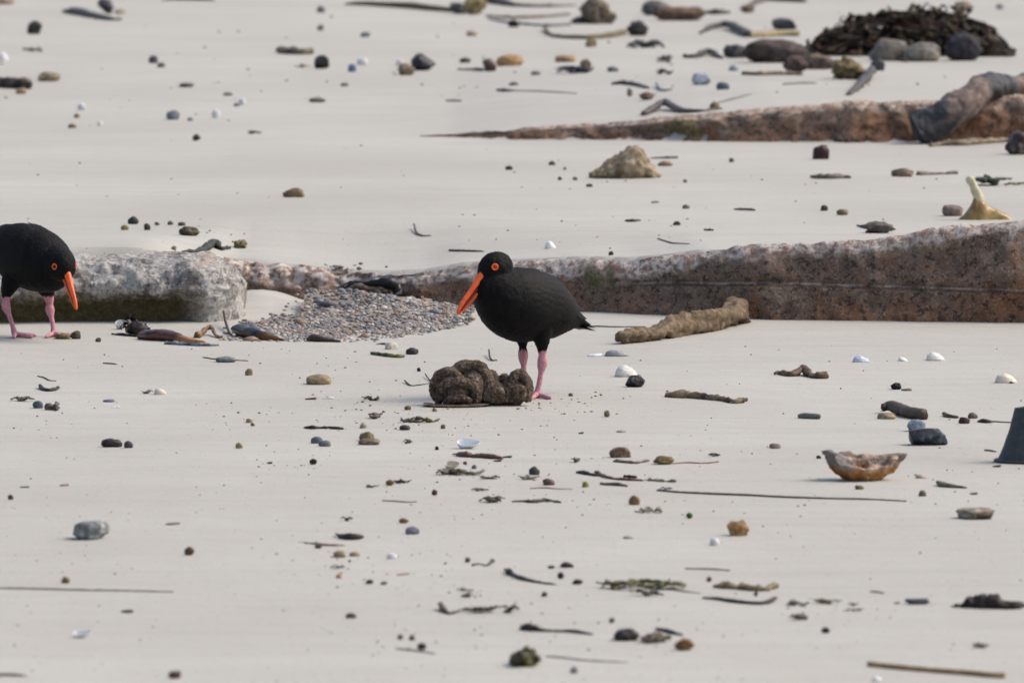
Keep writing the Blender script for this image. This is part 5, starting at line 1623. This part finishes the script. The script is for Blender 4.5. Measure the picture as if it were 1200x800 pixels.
strip([(611, 736), (618, 738), (627, 739), (635, 739.5), (650, 740), (668, 740.5), (682, 742), (694, 743.5)], [2.5, 6, 6, 3.5, 2, 2.4, 2.6, 2.2, 1], (0.030, 0.017, 0.015), 'dark kelp bulb with a long thin tail on near sand', name='kelp_bulb', cat='kelp', amp=0.15)
pebble(735, 749.5, 31, 14, (0.032, 0.022, 0.020), 'shiny dark oval kelp pod beside tan scraps', rough_=0.35, lump=0.12, name='kelp_pod', cat='kelp')
scrap(769, 752, 35, 12, (0.15, 0.12, 0.08), 'tan brown crumpled scrap between dark pod and orange piece', n=4)
strip([(770, 737), (780, 740), (790, 743), (800, 744.5)], [2, 3, 3, 1.5], CHAR, 'dark strip leaning over the tan brown crumpled scrap')
lump(802, 761, 24, 14, (0.25, 0.125, 0.045), 'orange brown leathery piece beside the crumpled scrap', name='kelp_piece', cat='kelp')
scrap(616, 779, 36, 21, (0.075, 0.05, 0.028), 'tufted dark weed with green strands at near sand', n=7, tip=(0.12, 0.12, 0.03), dep=1.0)
twig([(640, 769), (660, 771), (690, 774), (735, 776)], 1.4, (0.26, 0.235, 0.18), 'long pale thin stem trailing from the tufted weed')
lump(673, 788, 10, 8, LGREY, 'faint grey crumb below the long pale stem', name='crumb', cat='crumb')
pebble(717, 729, 7, 6, (0.12, 0.105, 0.10), 'tiny grey brown pebble beyond the dark kelp pod', sub=2)
shell(1028, 798, 12, 7, WHITE, 'small white shell touching the tan cane', dep=0.8)

chunk(1075, 707.5, 37, 11, (0.085, 0.088, 0.10), 'low blue grey stone beside the dark kelp sheet', dep=0.7)
strip([(1113, 711), (1128, 711.5), (1145, 711.5), (1160, 712), (1178, 712.5), (1192, 712.5), (1200, 711)], [1.2, 4.5, 8, 9.5, 8.5, 5.5, 1.5], (0.022, 0.013, 0.011), 'jagged blackish kelp sheet lying flat beside a blue grey stone', name='kelp_sheet', cat='kelp', amp=0.7, flat=0.8, sc=55)
scrap(935, 709, 27, 7, (0.20, 0.19, 0.17), 'grey flaky weed scrap with tiny upright bit')
scrap(970, 707, 34, 6, (0.22, 0.19, 0.10), 'thin yellowish weed scrap next to the grey flaky scrap')
scrap(1000, 709, 12, 4, (0.17, 0.16, 0.14), 'tiny grey scrap between the yellowish scrap and blue stone')
scrap(1000, 715.5, 25, 3.5, (0.26, 0.24, 0.20), 'faint flat grey scrap below the tiny grey scrap')
scrap(936, 725, 22, 8, (0.18, 0.14, 0.11), 'brownish weed scrap with a raised end')
lump(968, 741, 10, 7, (0.04, 0.025, 0.03), 'small dark crumb alone on the near sand', name='crumb', cat='crumb')
chip(1051, 707, 6, 4, GREY, 'tiny grey chip beside the low blue grey stone')
scrap(1150, 758, 19, 6, (0.20, 0.17, 0.14), 'small grey and tan scrap beyond the tan cane')
twig([(1020, 693.5), (1028, 694), (1036, 695)], 1.4, (0.17, 0.15, 0.13), 'short grey twig beyond the low blue grey stone')
strip([(1018, 780), (1050, 783.5), (1090, 787), (1130, 790), (1160, 793), (1177, 794)], [3.4, 3.4, 3.2, 3.4, 3.6, 4], (0.46, 0.31, 0.155), 'long straight tan cane lying on the near sand', name='cane', cat='cane', amp=0.10, flat=1.0, tip=(0.32, 0.19, 0.09))

# ---- sand between the two ledges
pebble(156, 262.5, 13, 9, (0.04, 0.038, 0.036), 'dark round pebble on the sand behind the pale boulder')
pebble(146.5, 269.5, 10, 6, (0.27, 0.22, 0.09), 'small yellowish pebble beside the dark round pebble')
pebble(172.5, 269.5, 8, 8, (0.05, 0.045, 0.035), 'small dark upright pebble beside the dark round pebble')
pebble(184, 264, 6, 4, (0.15, 0.12, 0.09), 'tiny brown pebble in a row behind the boulder', 'tiny brown pebbles behind the boulder', sub=2)
pebble(200, 263.5, 7, 5, (0.15, 0.12, 0.09), 'tiny brown pebble in a row behind the boulder', 'tiny brown pebbles behind the boulder', sub=2)
pebble(213, 264.5, 9, 4.5, (0.09, 0.075, 0.06), 'small flat dark pebble behind the mottled brown stone')
lump(222, 276, 25, 11, (0.13, 0.10, 0.065), 'mottled brown lumpy stone behind the pale boulder', name='stone', cat='stone')
strip([(213, 294.5), (226, 295.5), (240, 294), (250, 290, 3), (258, 293), (269, 291)], [1.2, 2, 4, 5, 4, 1.4], (0.022, 0.026, 0.016), 'dark green seaweed strand above the boulder end', amp=0.5)
scrap(281, 290, 16, 10, (0.22, 0.19, 0.08), 'small yellow green weed tuft beside the dark green strand', n=4)
pebble(204, 293, 6, 5, TAN, 'tiny tan pebble at the end of the dark green strand', sub=2)
pebble(345, 231, 26, 11, (0.21, 0.145, 0.075), 'brown oval pebble alone on the sand between the ledges', dep=0.6)
strip([(485, 268, 5), (488, 274, 1), (495, 277), (506, 276.5)], [1, 1.6, 1.4, 0.8], (0.15, 0.13, 0.12), 'thin bent grey twig on the sand behind the ledge', name='twig', cat='twig')
twig([(527, 294), (540, 294.5), (553, 295), (567, 295)], 1.6, (0.10, 0.085, 0.07), 'straight dark twig lying just behind the ledge')
shell(645, 291, 13, 9, WHITE, 'small bright white shell just behind the ledge and standing bird', dep=0.8)
twig([(771, 280), (783, 284), (790, 285.5), (808, 286)], 1.1, (0.14, 0.12, 0.09), 'thin olive twig on the sand just behind the ledge')
strip([(733, 259.5), (741, 260), (750, 259)], [1.5, 2.6, 1.6], (0.06, 0.055, 0.045), 'small dark weed bit on sand behind the ledge', flat=0.7)
pebble(793, 264, 9, 5, (0.05, 0.045, 0.04), 'small dark flat pebble on sand between two dark weed bits')
strip([(826, 270), (831, 270.5), (836, 270.5)], [1.4, 2.2, 1.2], (0.07, 0.06, 0.05), 'tiny dark weed bit beyond the ledge crest', flat=0.7)
pebble(716, 299, 6, 5, CHAR, 'tiny dark pebble on the edge of the ledge sand', sub=2)
strip([(860, 246), (872, 246.5), (885, 247)], [1.6, 2, 1.4], (0.12, 0.11, 0.095), 'short dull grey twig between the ledges', name='twig', cat='twig')
pebble(804, 244.5, 9, 5, GREY, 'small grey pebble on sand between the ledges')
pebble(966, 247, 9, 7, (0.05, 0.045, 0.045), 'small dark pebble with a brown one beside it between the ledges')
pebble(987, 252, 14, 7, (0.17, 0.125, 0.065), 'small brown pebble with a dark one beside it between the ledges')
lump(1030, 273, 38, 14, (0.15, 0.12, 0.105), 'grey brown flat lump with a dark pointed end behind the ledge', name='stone', cat='stone')
strip([(1005, 265), (1012, 267), (1020, 269)], [1.2, 2.2, 1.6], CHAR, 'dark point of weed touching the grey brown flat lump')
pebble(1116, 253, 25, 13, (0.20, 0.15, 0.13), 'pinkish brown pebble beside the yellow kelp piece')
pebble(963, 186.5, 20, 17, (0.045, 0.018, 0.02), 'round dark red bulb in front of the farther ledge', name='kelp_bulb', cat='kelp', lump=0.2)
strip([(951, 208.5), (962, 209.5), (975, 209.5), (986, 209), (997, 209)], [2.5, 4, 4, 3.6, 2], (0.20, 0.16, 0.12), 'flat tan stick below the dark red bulb', name='driftwood', cat='driftwood')
pebble(1057, 207, 27, 10, (0.16, 0.11, 0.075), 'brown oblong pebble beside a thin tan stick', dep=0.5)
strip([(1076, 205.5), (1090, 205), (1105, 204.5), (1121, 204)], [3.5, 2, 2, 3], (0.22, 0.17, 0.13), 'thin tan stick beside the brown oblong pebble', name='driftwood', cat='driftwood')
scrap(1160, 217, 52, 12, (0.035, 0.045, 0.018), 'dark green weed scrap beyond the yellow kelp piece', n=5)
scrap(1192, 217, 30, 4, (0.25, 0.28, 0.09), 'thin yellow green strand beside the dark green scrap', n=1)
lump(1194, 181, 34, 28, (0.055, 0.04, 0.042), 'dark lumpy charred stone beside the charred log end', name='stone', cat='stone', tip=(0.2, 0.16, 0.15))
strip([(1090, 172), (1105, 171), (1130, 170.5), (1160, 168), (1190, 166)], [2, 4, 5, 4.5, 3], (0.27, 0.205, 0.14), 'tan branch lying in front of the ledge under the log', name='driftwood', cat='driftwood')
strip([(762, 186), (777, 186), (793, 185.5)], [1.6, 2.6, 2], (0.075, 0.085, 0.095), 'blue grey strip behind the large tan stone', name='driftwood', cat='driftwood', flat=0.6)
pebble(780, 194.5, 18, 6, (0.30, 0.21, 0.13), 'flat tan pebble beside the large tan stone')
pebble(597, 199, 9, 5, CHAR, 'small dark pebble with faint pale side in front of the farther ledge')
pebble(647, 193.5, 8, 5, (0.09, 0.08, 0.07), 'small brown grey pebble before the farther ledge')
pebble(656, 211, 5, 4, CHAR, 'tiny dark pebble beside a tiny olive pebble', sub=2)
pebble(674, 211, 6, 4, OLIVE, 'tiny olive pebble near the large tan stone', sub=2)
pebble(662, 199, 4, 3.5, GREY, 'tiny grey pebble before the farther ledge tip', sub=2)
pebble(691, 219, 8, 4, (0.1, 0.085, 0.07), 'tiny brown pebble in front of the large tan stone', sub=2)
strip([(764, 238), (772, 237.5)], [1.4, 1.8, 1], GREY, 'tiny grey strip below the large tan stone')
pebble(803, 214, 5, 4, TAN, 'tiny tan pebble beside the large tan stone', sub=2)
pebble(857, 190, 6, 5, OLIVE, 'tiny olive pebble close before the farther ledge', sub=2)

# ---- far sand beyond the upper ledge
strip([(75, 15), (90, 17), (110, 21), (128, 24), (143, 24)], [2.5, 5.5, 4.5, 3, 1.5], (0.085, 0.08, 0.08), 'grey driftwood strip with dark end on the far sand', name='driftwood', cat='driftwood', flat=0.8)
chunk(123, 16, 22, 18, (0.028, 0.028, 0.034), 'black pointed stone behind the grey driftwood strip')
pebble(141, 16, 13, 5, LTAN, 'small pale tan pebble beside the black pointed stone')
lump(40, 40, 18, 16, (0.05, 0.048, 0.045), 'dark ragged lump on far sand', name='stone', cat='stone')
scrap(37, 61, 22, 6, (0.19, 0.18, 0.17), 'faint grey scrap below the dark ragged lump')
shell(4, 71, 12, 10, WHITE, 'small white shell on far sand behind the black log piece')
strip([(-25, 101), (-5, 102), (12, 103), (28, 104), (36, 104)], [7, 8, 8.5, 9, 8], (0.018, 0.018, 0.020), 'black charred log piece beside an olive tan pebble', name='charred_log', cat='log', amp=0.15, tip=(0.15, 0.11, 0.07))
pebble(25, 110, 13, 7, (0.36, 0.24, 0.15), 'small pale orange pebble in front of the black log piece')
pebble(57, 95, 26, 11, (0.25, 0.20, 0.12), 'olive tan oval pebble beside the black log piece')
pebble(180, 74, 11, 9, (0.09, 0.09, 0.105), 'dark grey pebble touching a paler one on far sand')
pebble(189, 79, 10, 6, (0.15, 0.155, 0.17), 'paler grey pebble touching a dark grey one on far sand')
pebble(219, 102, 18, 5, (0.14, 0.13, 0.12), 'flat grey brown pebble on far sand')
pebble(268, 112, 12, 4, (0.25, 0.23, 0.21), 'flat pale grey pebble on far sand')
pebble(202.5, 140, 17, 11, (0.16, 0.19, 0.21), 'blue grey stone on the sand opposite the farther ledge tip')
pebble(223, 141.5, 7, 4, GREY, 'tiny grey pebble beside the blue grey stone', sub=2)
pebble(253, 138, 10, 10, (0.75, 0.75, 0.76), 'round bright white pebble near the blue grey stone')
pebble(284, 123, 9, 8, (0.72, 0.72, 0.72), 'small white pebble with a dark chip beside it')
pebble(278, 124.5, 8, 4, GREY, 'dark grey chip beside a small white pebble', sub=2)
lump(230, 165, 10, 8, (0.09, 0.065, 0.045), 'small brown crumb below the blue grey stone', name='crumb', cat='crumb')
pebble(96, 129, 10, 8, (0.68, 0.68, 0.69), 'white pebble among small tan pebbles on far sand')
pebble(117, 147, 6, 5, (0.68, 0.68, 0.69), 'tiny white pebble on sand near tan pebbles', sub=2)
pebble(90, 138, 7, 5, TAN, 'tiny olive tan pebble by the white pebble', sub=2)
pebble(85, 150, 11, 5, (0.28, 0.2, 0.13), 'flat tan pebble below the white pebble')
strip([(325, 62), (335, 63), (350, 64), (366, 63.5)], [3.5, 5.5, 5.5, 4], (0.26, 0.22, 0.165), 'short tan driftwood block on far sand', name='driftwood', cat='driftwood', tip=(0.10, 0.08, 0.06))
chunk(377, 80.5, 18, 16, (0.03, 0.03, 0.034), 'small black pointed stone beside a faint tan stick')
scrap(355, 79.5, 18, 5, LTAN, 'faint tan stick beside the small black stone', n=2)
pebble(372, 120, 20, 6, (0.20, 0.17, 0.11), 'flat olive brown pebble on far sand', dep=0.5)
scrap(298, 157, 15, 5, (0.26, 0.23, 0.18), 'faint pale weed scrap on far sand')
pebble(376, 15, 10, 8, GREY, 'faint grey pebble, farther of two on far sand', sub=3)
pebble(376, 36, 8, 7, GREY, 'faint grey pebble, nearer of two on far sand', sub=3)
strip([(190, 1), (215, 0.5), (250, 1)], [1.5, 3, 2], (0.12, 0.1, 0.05), 'thin dark stick at the far edge of the sand', name='driftwood', cat='driftwood')
pebble(6, 5, 22, 9, (0.36, 0.27, 0.2), 'pale tan stone at the far edge of sand')
strip([(405, 6), (425, 6.5), (450, 8), (480, 10), (510, 13), (545, 15)], [1.5, 3.5, 4, 5, 4.5, 3], (0.13, 0.088, 0.028), 'long olive brown kelp stalk ending at a tan sponge', name='kelp_stalk', cat='kelp', amp=0.15)
lump(556, 17, 28, 22, (0.33, 0.25, 0.13), 'ragged yellow tan sponge at the end of the kelp stalk', amp=0.8)
lump(537, 16, 22, 13, (0.10, 0.10, 0.11), 'grey lump between kelp stalk and yellow sponge', name='stone', cat='stone')
strip([(567, 3), (585, 5), (605, 8), (640, 8.5), (675, 7)], [8, 6, 3, 2, 1.5], (0.14, 0.10, 0.085), 'pinkish brown driftwood with thick end behind the kelp', name='driftwood', cat='driftwood')
strip([(570, 20), (600, 22), (635, 21), (668, 18)], [1.5, 2.4, 2.2, 1.5], (0.16, 0.12, 0.065), 'thin tan stem lying above the dark thin stem', name='driftwood', cat='driftwood')
strip([(572, 23), (600, 28), (640, 31), (668, 30)], [1.2, 2, 1.8, 1.5], (0.07, 0.075, 0.10), 'thin dark bluish stem below the tan stem', name='driftwood', cat='driftwood')
pebble(602, 32, 13, 9, BLACK, 'small black bead on the dark bluish stem')
lump(702, 28, 46, 32, (0.24, 0.19, 0.13), 'big ragged tan sponge with dark base on far sand', amp=0.9, tip=(0.12, 0.09, 0.07))
lump(682, 28, 28, 9, (0.05, 0.052, 0.055), 'dark flat lump at the foot of the big tan sponge', name='stone', cat='stone')
strip([(638, 36, 3), (645, 42), (660, 45), (690, 46), (715, 44), (732, 40)], [2.5, 2.5, 3, 3.4, 4.5, 4], (0.17, 0.135, 0.05), 'curved olive kelp stalk in front of the big tan sponge', name='kelp_stalk', cat='kelp', amp=0.15)
lump(748, 42, 26, 18, (0.055, 0.05, 0.05), 'dark knobbly holdfast at the end of the curved stalk', name='kelp_holdfast', cat='kelp')
lump(767, 18, 36, 18, (0.20, 0.19, 0.185), 'grey mottled lump beside an orange brown one', name='stone', cat='stone', tip=(0.09, 0.085, 0.085))
lump(792, 24, 56, 16, (0.22, 0.13, 0.075), 'orange brown long lump beside the grey mottled one', name='sponge_lump', dep=0.5, tip=(0.09, 0.06, 0.05))
pebble(428, 43.5, 12, 6, GREENG, 'small grey green pebble below the olive kelp stalk')
pebble(553, 42, 14, 6, (0.42, 0.32, 0.22), 'small pale orange pebble near the yellow sponge')
pebble(692, 55, 14, 10, (0.27, 0.20, 0.115), 'small brown tan pebble below the curved olive stalk')
scrap(757, 56, 44, 10, (0.06, 0.07, 0.08), 'dark blue grey ragged scrap below the knobbly holdfast', n=4)
pebble(597, 77, 33, 13, (0.40, 0.235, 0.105), 'bright orange tan oval stone on far sand', name='stone', cat='stone', dep=0.6)
chunk(573, 83.5, 17, 15, (0.14, 0.085, 0.065), 'small brown triangular stone beside the orange stone')
strip([(535, 82), (550, 82.5), (566, 83)], [1, 1.8, 2.4], CHAR, 'thin dark tail of weed touching the brown triangular stone')
chunk(496, 82.5, 29, 20, (0.016, 0.017, 0.022), 'black triangular rock on far sand beside a tan lump', rough_=0.45)
lump(476, 88, 21, 14, (0.30, 0.23, 0.16), 'pale tan lump in front of the black triangular rock', name='stone', cat='stone')
pebble(468, 77, 8, 8, (0.70, 0.69, 0.66), 'small white shell bit behind the pale tan lump', name='shell_chip', cat='shell')
pebble(425, 76, 13, 8, (0.74, 0.74, 0.76), 'bright white pebble beside a blue chip on far sand')
pebble(413, 84, 10, 9, (0.15, 0.20, 0.33), 'small blue chip beside a bright white pebble')
pebble(404, 101, 10, 4, GREY, 'small flat grey pebble below the blue chip')
pebble(545, 73.5, 14, 6, (0.07, 0.065, 0.065), 'flat dark pebble near the brown triangular stone')
pebble(663, 72.5, 25, 8, (0.38, 0.23, 0.125), 'flat orange stone behind the blue black plate', name='stone', cat='stone')
scrap(672, 86, 46, 9, (0.035, 0.045, 0.06), 'blue black flat plate of weed before the flat orange stone', n=4)
lump(686, 82, 14, 13, (0.22, 0.17, 0.11), 'tan ragged bit at the end of the blue black plate', name='crumb', cat='crumb')
pebble(718, 84, 14, 6, (0.13, 0.14, 0.15), 'small flat blue grey pebble beside the blue black plate')
pebble(628, 88, 12, 5, (0.22, 0.22, 0.21), 'faint grey pebble below the bright orange stone')
strip([(583, 106.5), (593, 107.5), (603, 107)], [1.5, 2.6, 1.4], (0.09, 0.085, 0.08), 'short grey weed strip with a smaller one behind it')
pebble(602, 100, 12, 4, (0.11, 0.105, 0.1), 'small grey chip behind the short grey weed strip')
twig([(604, 107), (640, 108), (676, 110)], 1.1, (0.24, 0.22, 0.2), 'faint long thin stem beside the short grey strip')
strip([(523, 118.5), (532, 119), (541, 119)], [1.4, 1.9, 1.2], (0.14, 0.13, 0.12), 'short faint grey stick near the farther ledge tip', name='twig', cat='twig')
strip([(717, 99.5), (730, 99), (745, 101), (760, 104)], [2, 3.2, 3, 1.6], (0.085, 0.082, 0.07), 'dark grey stick raised over small bits on far sand', name='driftwood', cat='driftwood')
pebble(738, 113, 7, 10, (0.24, 0.19, 0.14), 'small tan upright bit under the dark grey stick', sub=3)
lump(758, 117, 20, 9, (0.24, 0.165, 0.12), 'pinkish tan crumb beside the dark grey stick', name='crumb', cat='crumb')
scrap(779, 73, 17, 9, (0.22, 0.21, 0.19), 'faint grey scrap behind the small dark flag of weed')
scrap(779, 87, 20, 7, (0.06, 0.06, 0.055), 'small dark flag of weed on far sand')
strip([(769, 101, 3), (773, 106), (780, 107), (788, 105.5)], [1.4, 1.8, 1.8, 1.2], (0.13, 0.15, 0.20), 'bluish hooked weed bit on far sand')
strip([(754, 136), (765, 132, 2), (778, 128, 5), (786, 129, 3), (800, 132), (820, 131.5), (846, 128)], [4, 4.6, 5, 4.5, 4, 2.4, 1.5], (0.115, 0.088, 0.08), 'grey brown bent driftwood branch just behind the farther ledge', name='driftwood', cat='driftwood', amp=0.2)
pebble(837, 129, 12, 10, (0.20, 0.16, 0.07), 'small olive pebble beside the bent driftwood branch')
twig([(842, 121), (862, 116), (880, 111)], 1.4, (0.2, 0.19, 0.17), 'thin grey stem behind the olive pebble')

lump(812, 22, 29, 14, (0.13, 0.085, 0.06), 'brown rounded lump with dark weed beside it on far sand', name='sponge_lump')
strip([(826, 16), (840, 17), (855, 16)], [2, 4, 2], (0.07, 0.06, 0.045), 'dark olive weed beside the brown rounded lump')
lump(876, 15, 18, 10, (0.22, 0.16, 0.11), 'small tan lump in front of the purple stick', name='sponge_lump')
strip([(872, 12), (885, 5), (900, 1), (920, 2), (942, 3)], [2, 3.5, 4, 5, 3], (0.12, 0.09, 0.10), 'purple grey stick with brown end at far edge', name='driftwood', cat='driftwood')
strip([(820, 40), (835, 35, 2), (850, 34, 3), (862, 37, 2), (878, 44)], [1.5, 3.5, 4.5, 5, 5], (0.085, 0.075, 0.07), 'dark arched driftwood piece beside the tan plank', name='driftwood', cat='driftwood')
strip([(878, 44), (895, 43.5), (915, 42.5), (936, 42.5)], [4.5, 4.5, 4.5, 4], (0.42, 0.33, 0.17), 'flat pale yellow plank in front of the dark peaked stone', name='plank', cat='plank', amp=0.1, flat=0.9, sc=30)
chunk(917, 35, 30, 14, (0.035, 0.038, 0.048), 'dark peaked stone behind the pale yellow plank')
strip([(801, 68), (815, 68), (830, 65, 2), (845, 69)], [2.5, 3.5, 4.5, 2], (0.06, 0.05, 0.035), 'dark flat weed piece beyond the white blue stone')
lump(908, 73, 78, 27, (0.060, 0.040, 0.036), 'large dark brown rounded lump of kelp near the heap', name='kelp_holdfast', cat='kelp', amp=0.35, tip=(0.10, 0.075, 0.065), dep=0.6)
lump(862, 68, 30, 16, (0.09, 0.09, 0.095), 'small dark grey lump touching the large brown lump', name='stone', cat='stone')
lump(932, 85, 30, 20, (0.13, 0.08, 0.07), 'reddish brown lump with dark side before the large lump', name='sponge_lump', tip=(0.03, 0.025, 0.03))
lump(958, 81, 46, 18, (0.21, 0.15, 0.11), 'mottled pinkish tan lump between brown lump and yellow fingers', name='sponge_lump', tip=(0.09, 0.07, 0.06))
strip([(870, 88), (890, 88.5), (915, 88), (940, 88.5)], [3, 3.4, 3.6, 2.6], (0.29, 0.21, 0.14), 'narrow tan stick in front of the reddish lump', name='driftwood', cat='driftwood')
lump(993, 93, 42, 28, (0.29, 0.22, 0.11), 'yellow tan finger sponge before the kelp heap', amp=0.9, fine=1.5, tip=(0.14, 0.10, 0.05))
pebble(1029, 83, 17, 14, (0.045, 0.047, 0.055), 'dark round stone beside the finger sponge', name='stone', cat='stone')
strip([(994, 112), (1003, 106), (1013, 98, 2), (1022, 90, 6)], [2.5, 4, 5, 6, 5], (0.075, 0.062, 0.06), 'dark slanting stub in front of the finger sponge', name='driftwood', cat='driftwood')
strip([(990, 62), (1020, 66), (1050, 71), (1064, 73)], [2, 3, 3, 2], (0.12, 0.085, 0.06), 'brown stick lying at the front of the kelp heap', name='driftwood', cat='driftwood')
pebble(1042, 71, 46, 26, (0.19, 0.165, 0.135), 'rounded grey tan stone half covered by the kelp heap', name='stone', cat='stone', spot=(0.12, 0.105, 0.085))
pebble(1082, 72, 44, 22, (0.17, 0.155, 0.13), 'flat grey tan stone with pale seam before the kelp heap', name='stone', cat='stone', spot=(0.27, 0.24, 0.19))
lump(1128, 71, 44, 34, (0.045, 0.042, 0.052), 'purple black kelp lump at the end of the heap', name='kelp_piece', cat='kelp', amp=0.6, sandy=0.1)
strip([(1150, 62), (1165, 60), (1180, 60)], [5, 4.5, 1.5], (0.055, 0.045, 0.025), 'olive brown kelp tongue sticking out of the heap', name='kelp_piece', cat='kelp')
chunk(821, 99.5, 23, 14, (0.36, 0.40, 0.45), 'white and blue grey stone on far sand near the driftwood branch', spot=(0.10, 0.12, 0.13))
pebble(847, 105, 16, 9, (0.09, 0.12, 0.155), 'small slate blue pebble beside the white and blue stone')
pebble(860, 83, 12, 7, (0.30, 0.33, 0.38), 'pale blue pebble behind the narrow tan stick')
twig([(918, 99.5), (938, 98.5), (957, 98)], 1.6, (0.25, 0.22, 0.2), 'faint straight stick in front of the mottled lump')
lump(1129, 14, 24, 13, (0.36, 0.27, 0.22), 'faint pinkish lump behind the kelp heap', name='stone', cat='stone')
pebble(1172, 11, 10, 7, LGREY, 'faint grey pebble behind the kelp heap on far sand')
shell(142, 385.5, 13, 11, (0.62, 0.66, 0.64), 'small white shell leaning on the crumpled kelp clump', open_up=True)
lump(74, 397, 20, 7, (0.25, 0.20, 0.10), 'sandy yellow crumb under the head-down bird\'s foot', name='crumb', cat='crumb')
lump(89, 397, 12, 10, (0.12, 0.10, 0.075), 'dark sandy crumb beside the head-down bird\'s foot', name='crumb', cat='crumb')
lump(115, 400.5, 7, 5, (0.12, 0.1, 0.07), 'tiny dark crumb before the white leaning shell', name='crumb', cat='crumb')
strip([(440, 404), (447, 403.5), (452, 404), (458, 405)], [0.8, 1.4, 1.4, 0.8], (0.15, 0.13, 0.11), 'thin flat twig at the gravel tip behind the cream pebble', name='twig', cat='twig')
twig([(688, 382.5), (705, 383), (723, 383.5), (757, 383)], 1.1, (0.09, 0.085, 0.06), 'thin straight dark twig beside the standing bird\'s tail')
twig([(790, 374), (800, 375), (815, 376)], 0.9, (0.12, 0.11, 0.09), 'short thin twig close to the ledge foot')

# ---- grit too small to pick apart: scattered specks, denser along the drift line
def build_grit():
    r = random.Random(99)
    iv, f = ico(1)
    parts, cols = [], []
    C = [DKB, BROWN, BROWN, (0.25, 0.21, 0.17), (0.2, 0.17, 0.14), (0.16, 0.12, 0.08), (0.22, 0.17, 0.11), REDB, OLIVE, WHITE, LTAN, BLUEG]
    def add(x, y, w, h):
        g, s = blob_place(x, y)
        d = np.array([w, w * r.uniform(0.6, 1.6), h]) * 0.5
        q = iv * d * (1 + 0.3 * vnoise(iv * 1.5 + r.uniform(0, 90), 2))[:, None]
        a = r.uniform(0, 3.1); ca, sa = math.cos(a) , math.sin(a)
        q[:, 2] += h * 0.3
        parts.append((q / s + np.array(g), f)); cols.append(np.tile(np.array(r.choice(C)) * r.uniform(0.7, 1.2), (len(iv), 1)))
    clusters = [(420, 480, 60, 22, 60), (520, 500, 70, 25, 45), (560, 560, 60, 25, 55), (640, 480, 60, 14, 70), (680, 585, 70, 18, 25), (390, 660, 60, 35, 45), (470, 640, 60, 40, 30),
                (560, 690, 60, 30, 55), (480, 750, 60, 25, 25), (640, 760, 60, 25, 25), (760, 740, 60, 20, 20), (340, 545, 40, 14, 30), (60, 500, 40, 14, 14), (100, 665, 60, 8, 14),
                (960, 715, 60, 12, 25), (1120, 560, 50, 20, 12), (270, 490, 25, 14, 16), (240, 270, 50, 10, 14), (750, 265, 60, 15, 14), (700, 205, 50, 12, 12), (740, 105, 60, 12, 14),
                (560, 95, 60, 14, 10), (400, 420, 60, 12, 12), (1010, 590, 60, 15, 10), (180, 140, 90, 22, 14), (700, 470, 40, 10, 18), (60, 740, 60, 25, 12), (310, 420, 50, 10, 8)]
    for cx, cy, sx, sy, n in clusters:
        for _ in range(int(n * 0.75)):
            w = r.choice([1.4, 1.8, 2.2, 2.8, 4.0]); add(r.gauss(cx, sx * 0.8), r.gauss(cy, sy * 0.7), w, w * r.uniform(0.25, 0.6))
    for _ in range(330):
        w = r.choice([1.4, 1.8, 2.2, 2.8]); add(r.uniform(-20, 1220), r.uniform(405, 805), w, w * 0.6)
    for _ in range(60):
        w = r.choice([1.6, 2.2, 3.0]); add(r.uniform(-20, 1220), r.uniform(170, 300), w, w * 0.6)
    for _ in range(60):
        w = r.choice([2, 3, 4]); add(r.uniform(-20, 1220), r.uniform(5, 120), w, w * 0.6)
    V, F = join(parts)
    t = NT('grit'); o = mesh_obj('beach_grit', V, F, t.done(t.attr('col', 'Color'), 0.8))
    cattr(o, 'col', np.concatenate(cols))
    tag(o, 'fine specks of grit and weed crumbs strewn over the sand', 'grit', kind='stuff')
build_grit()
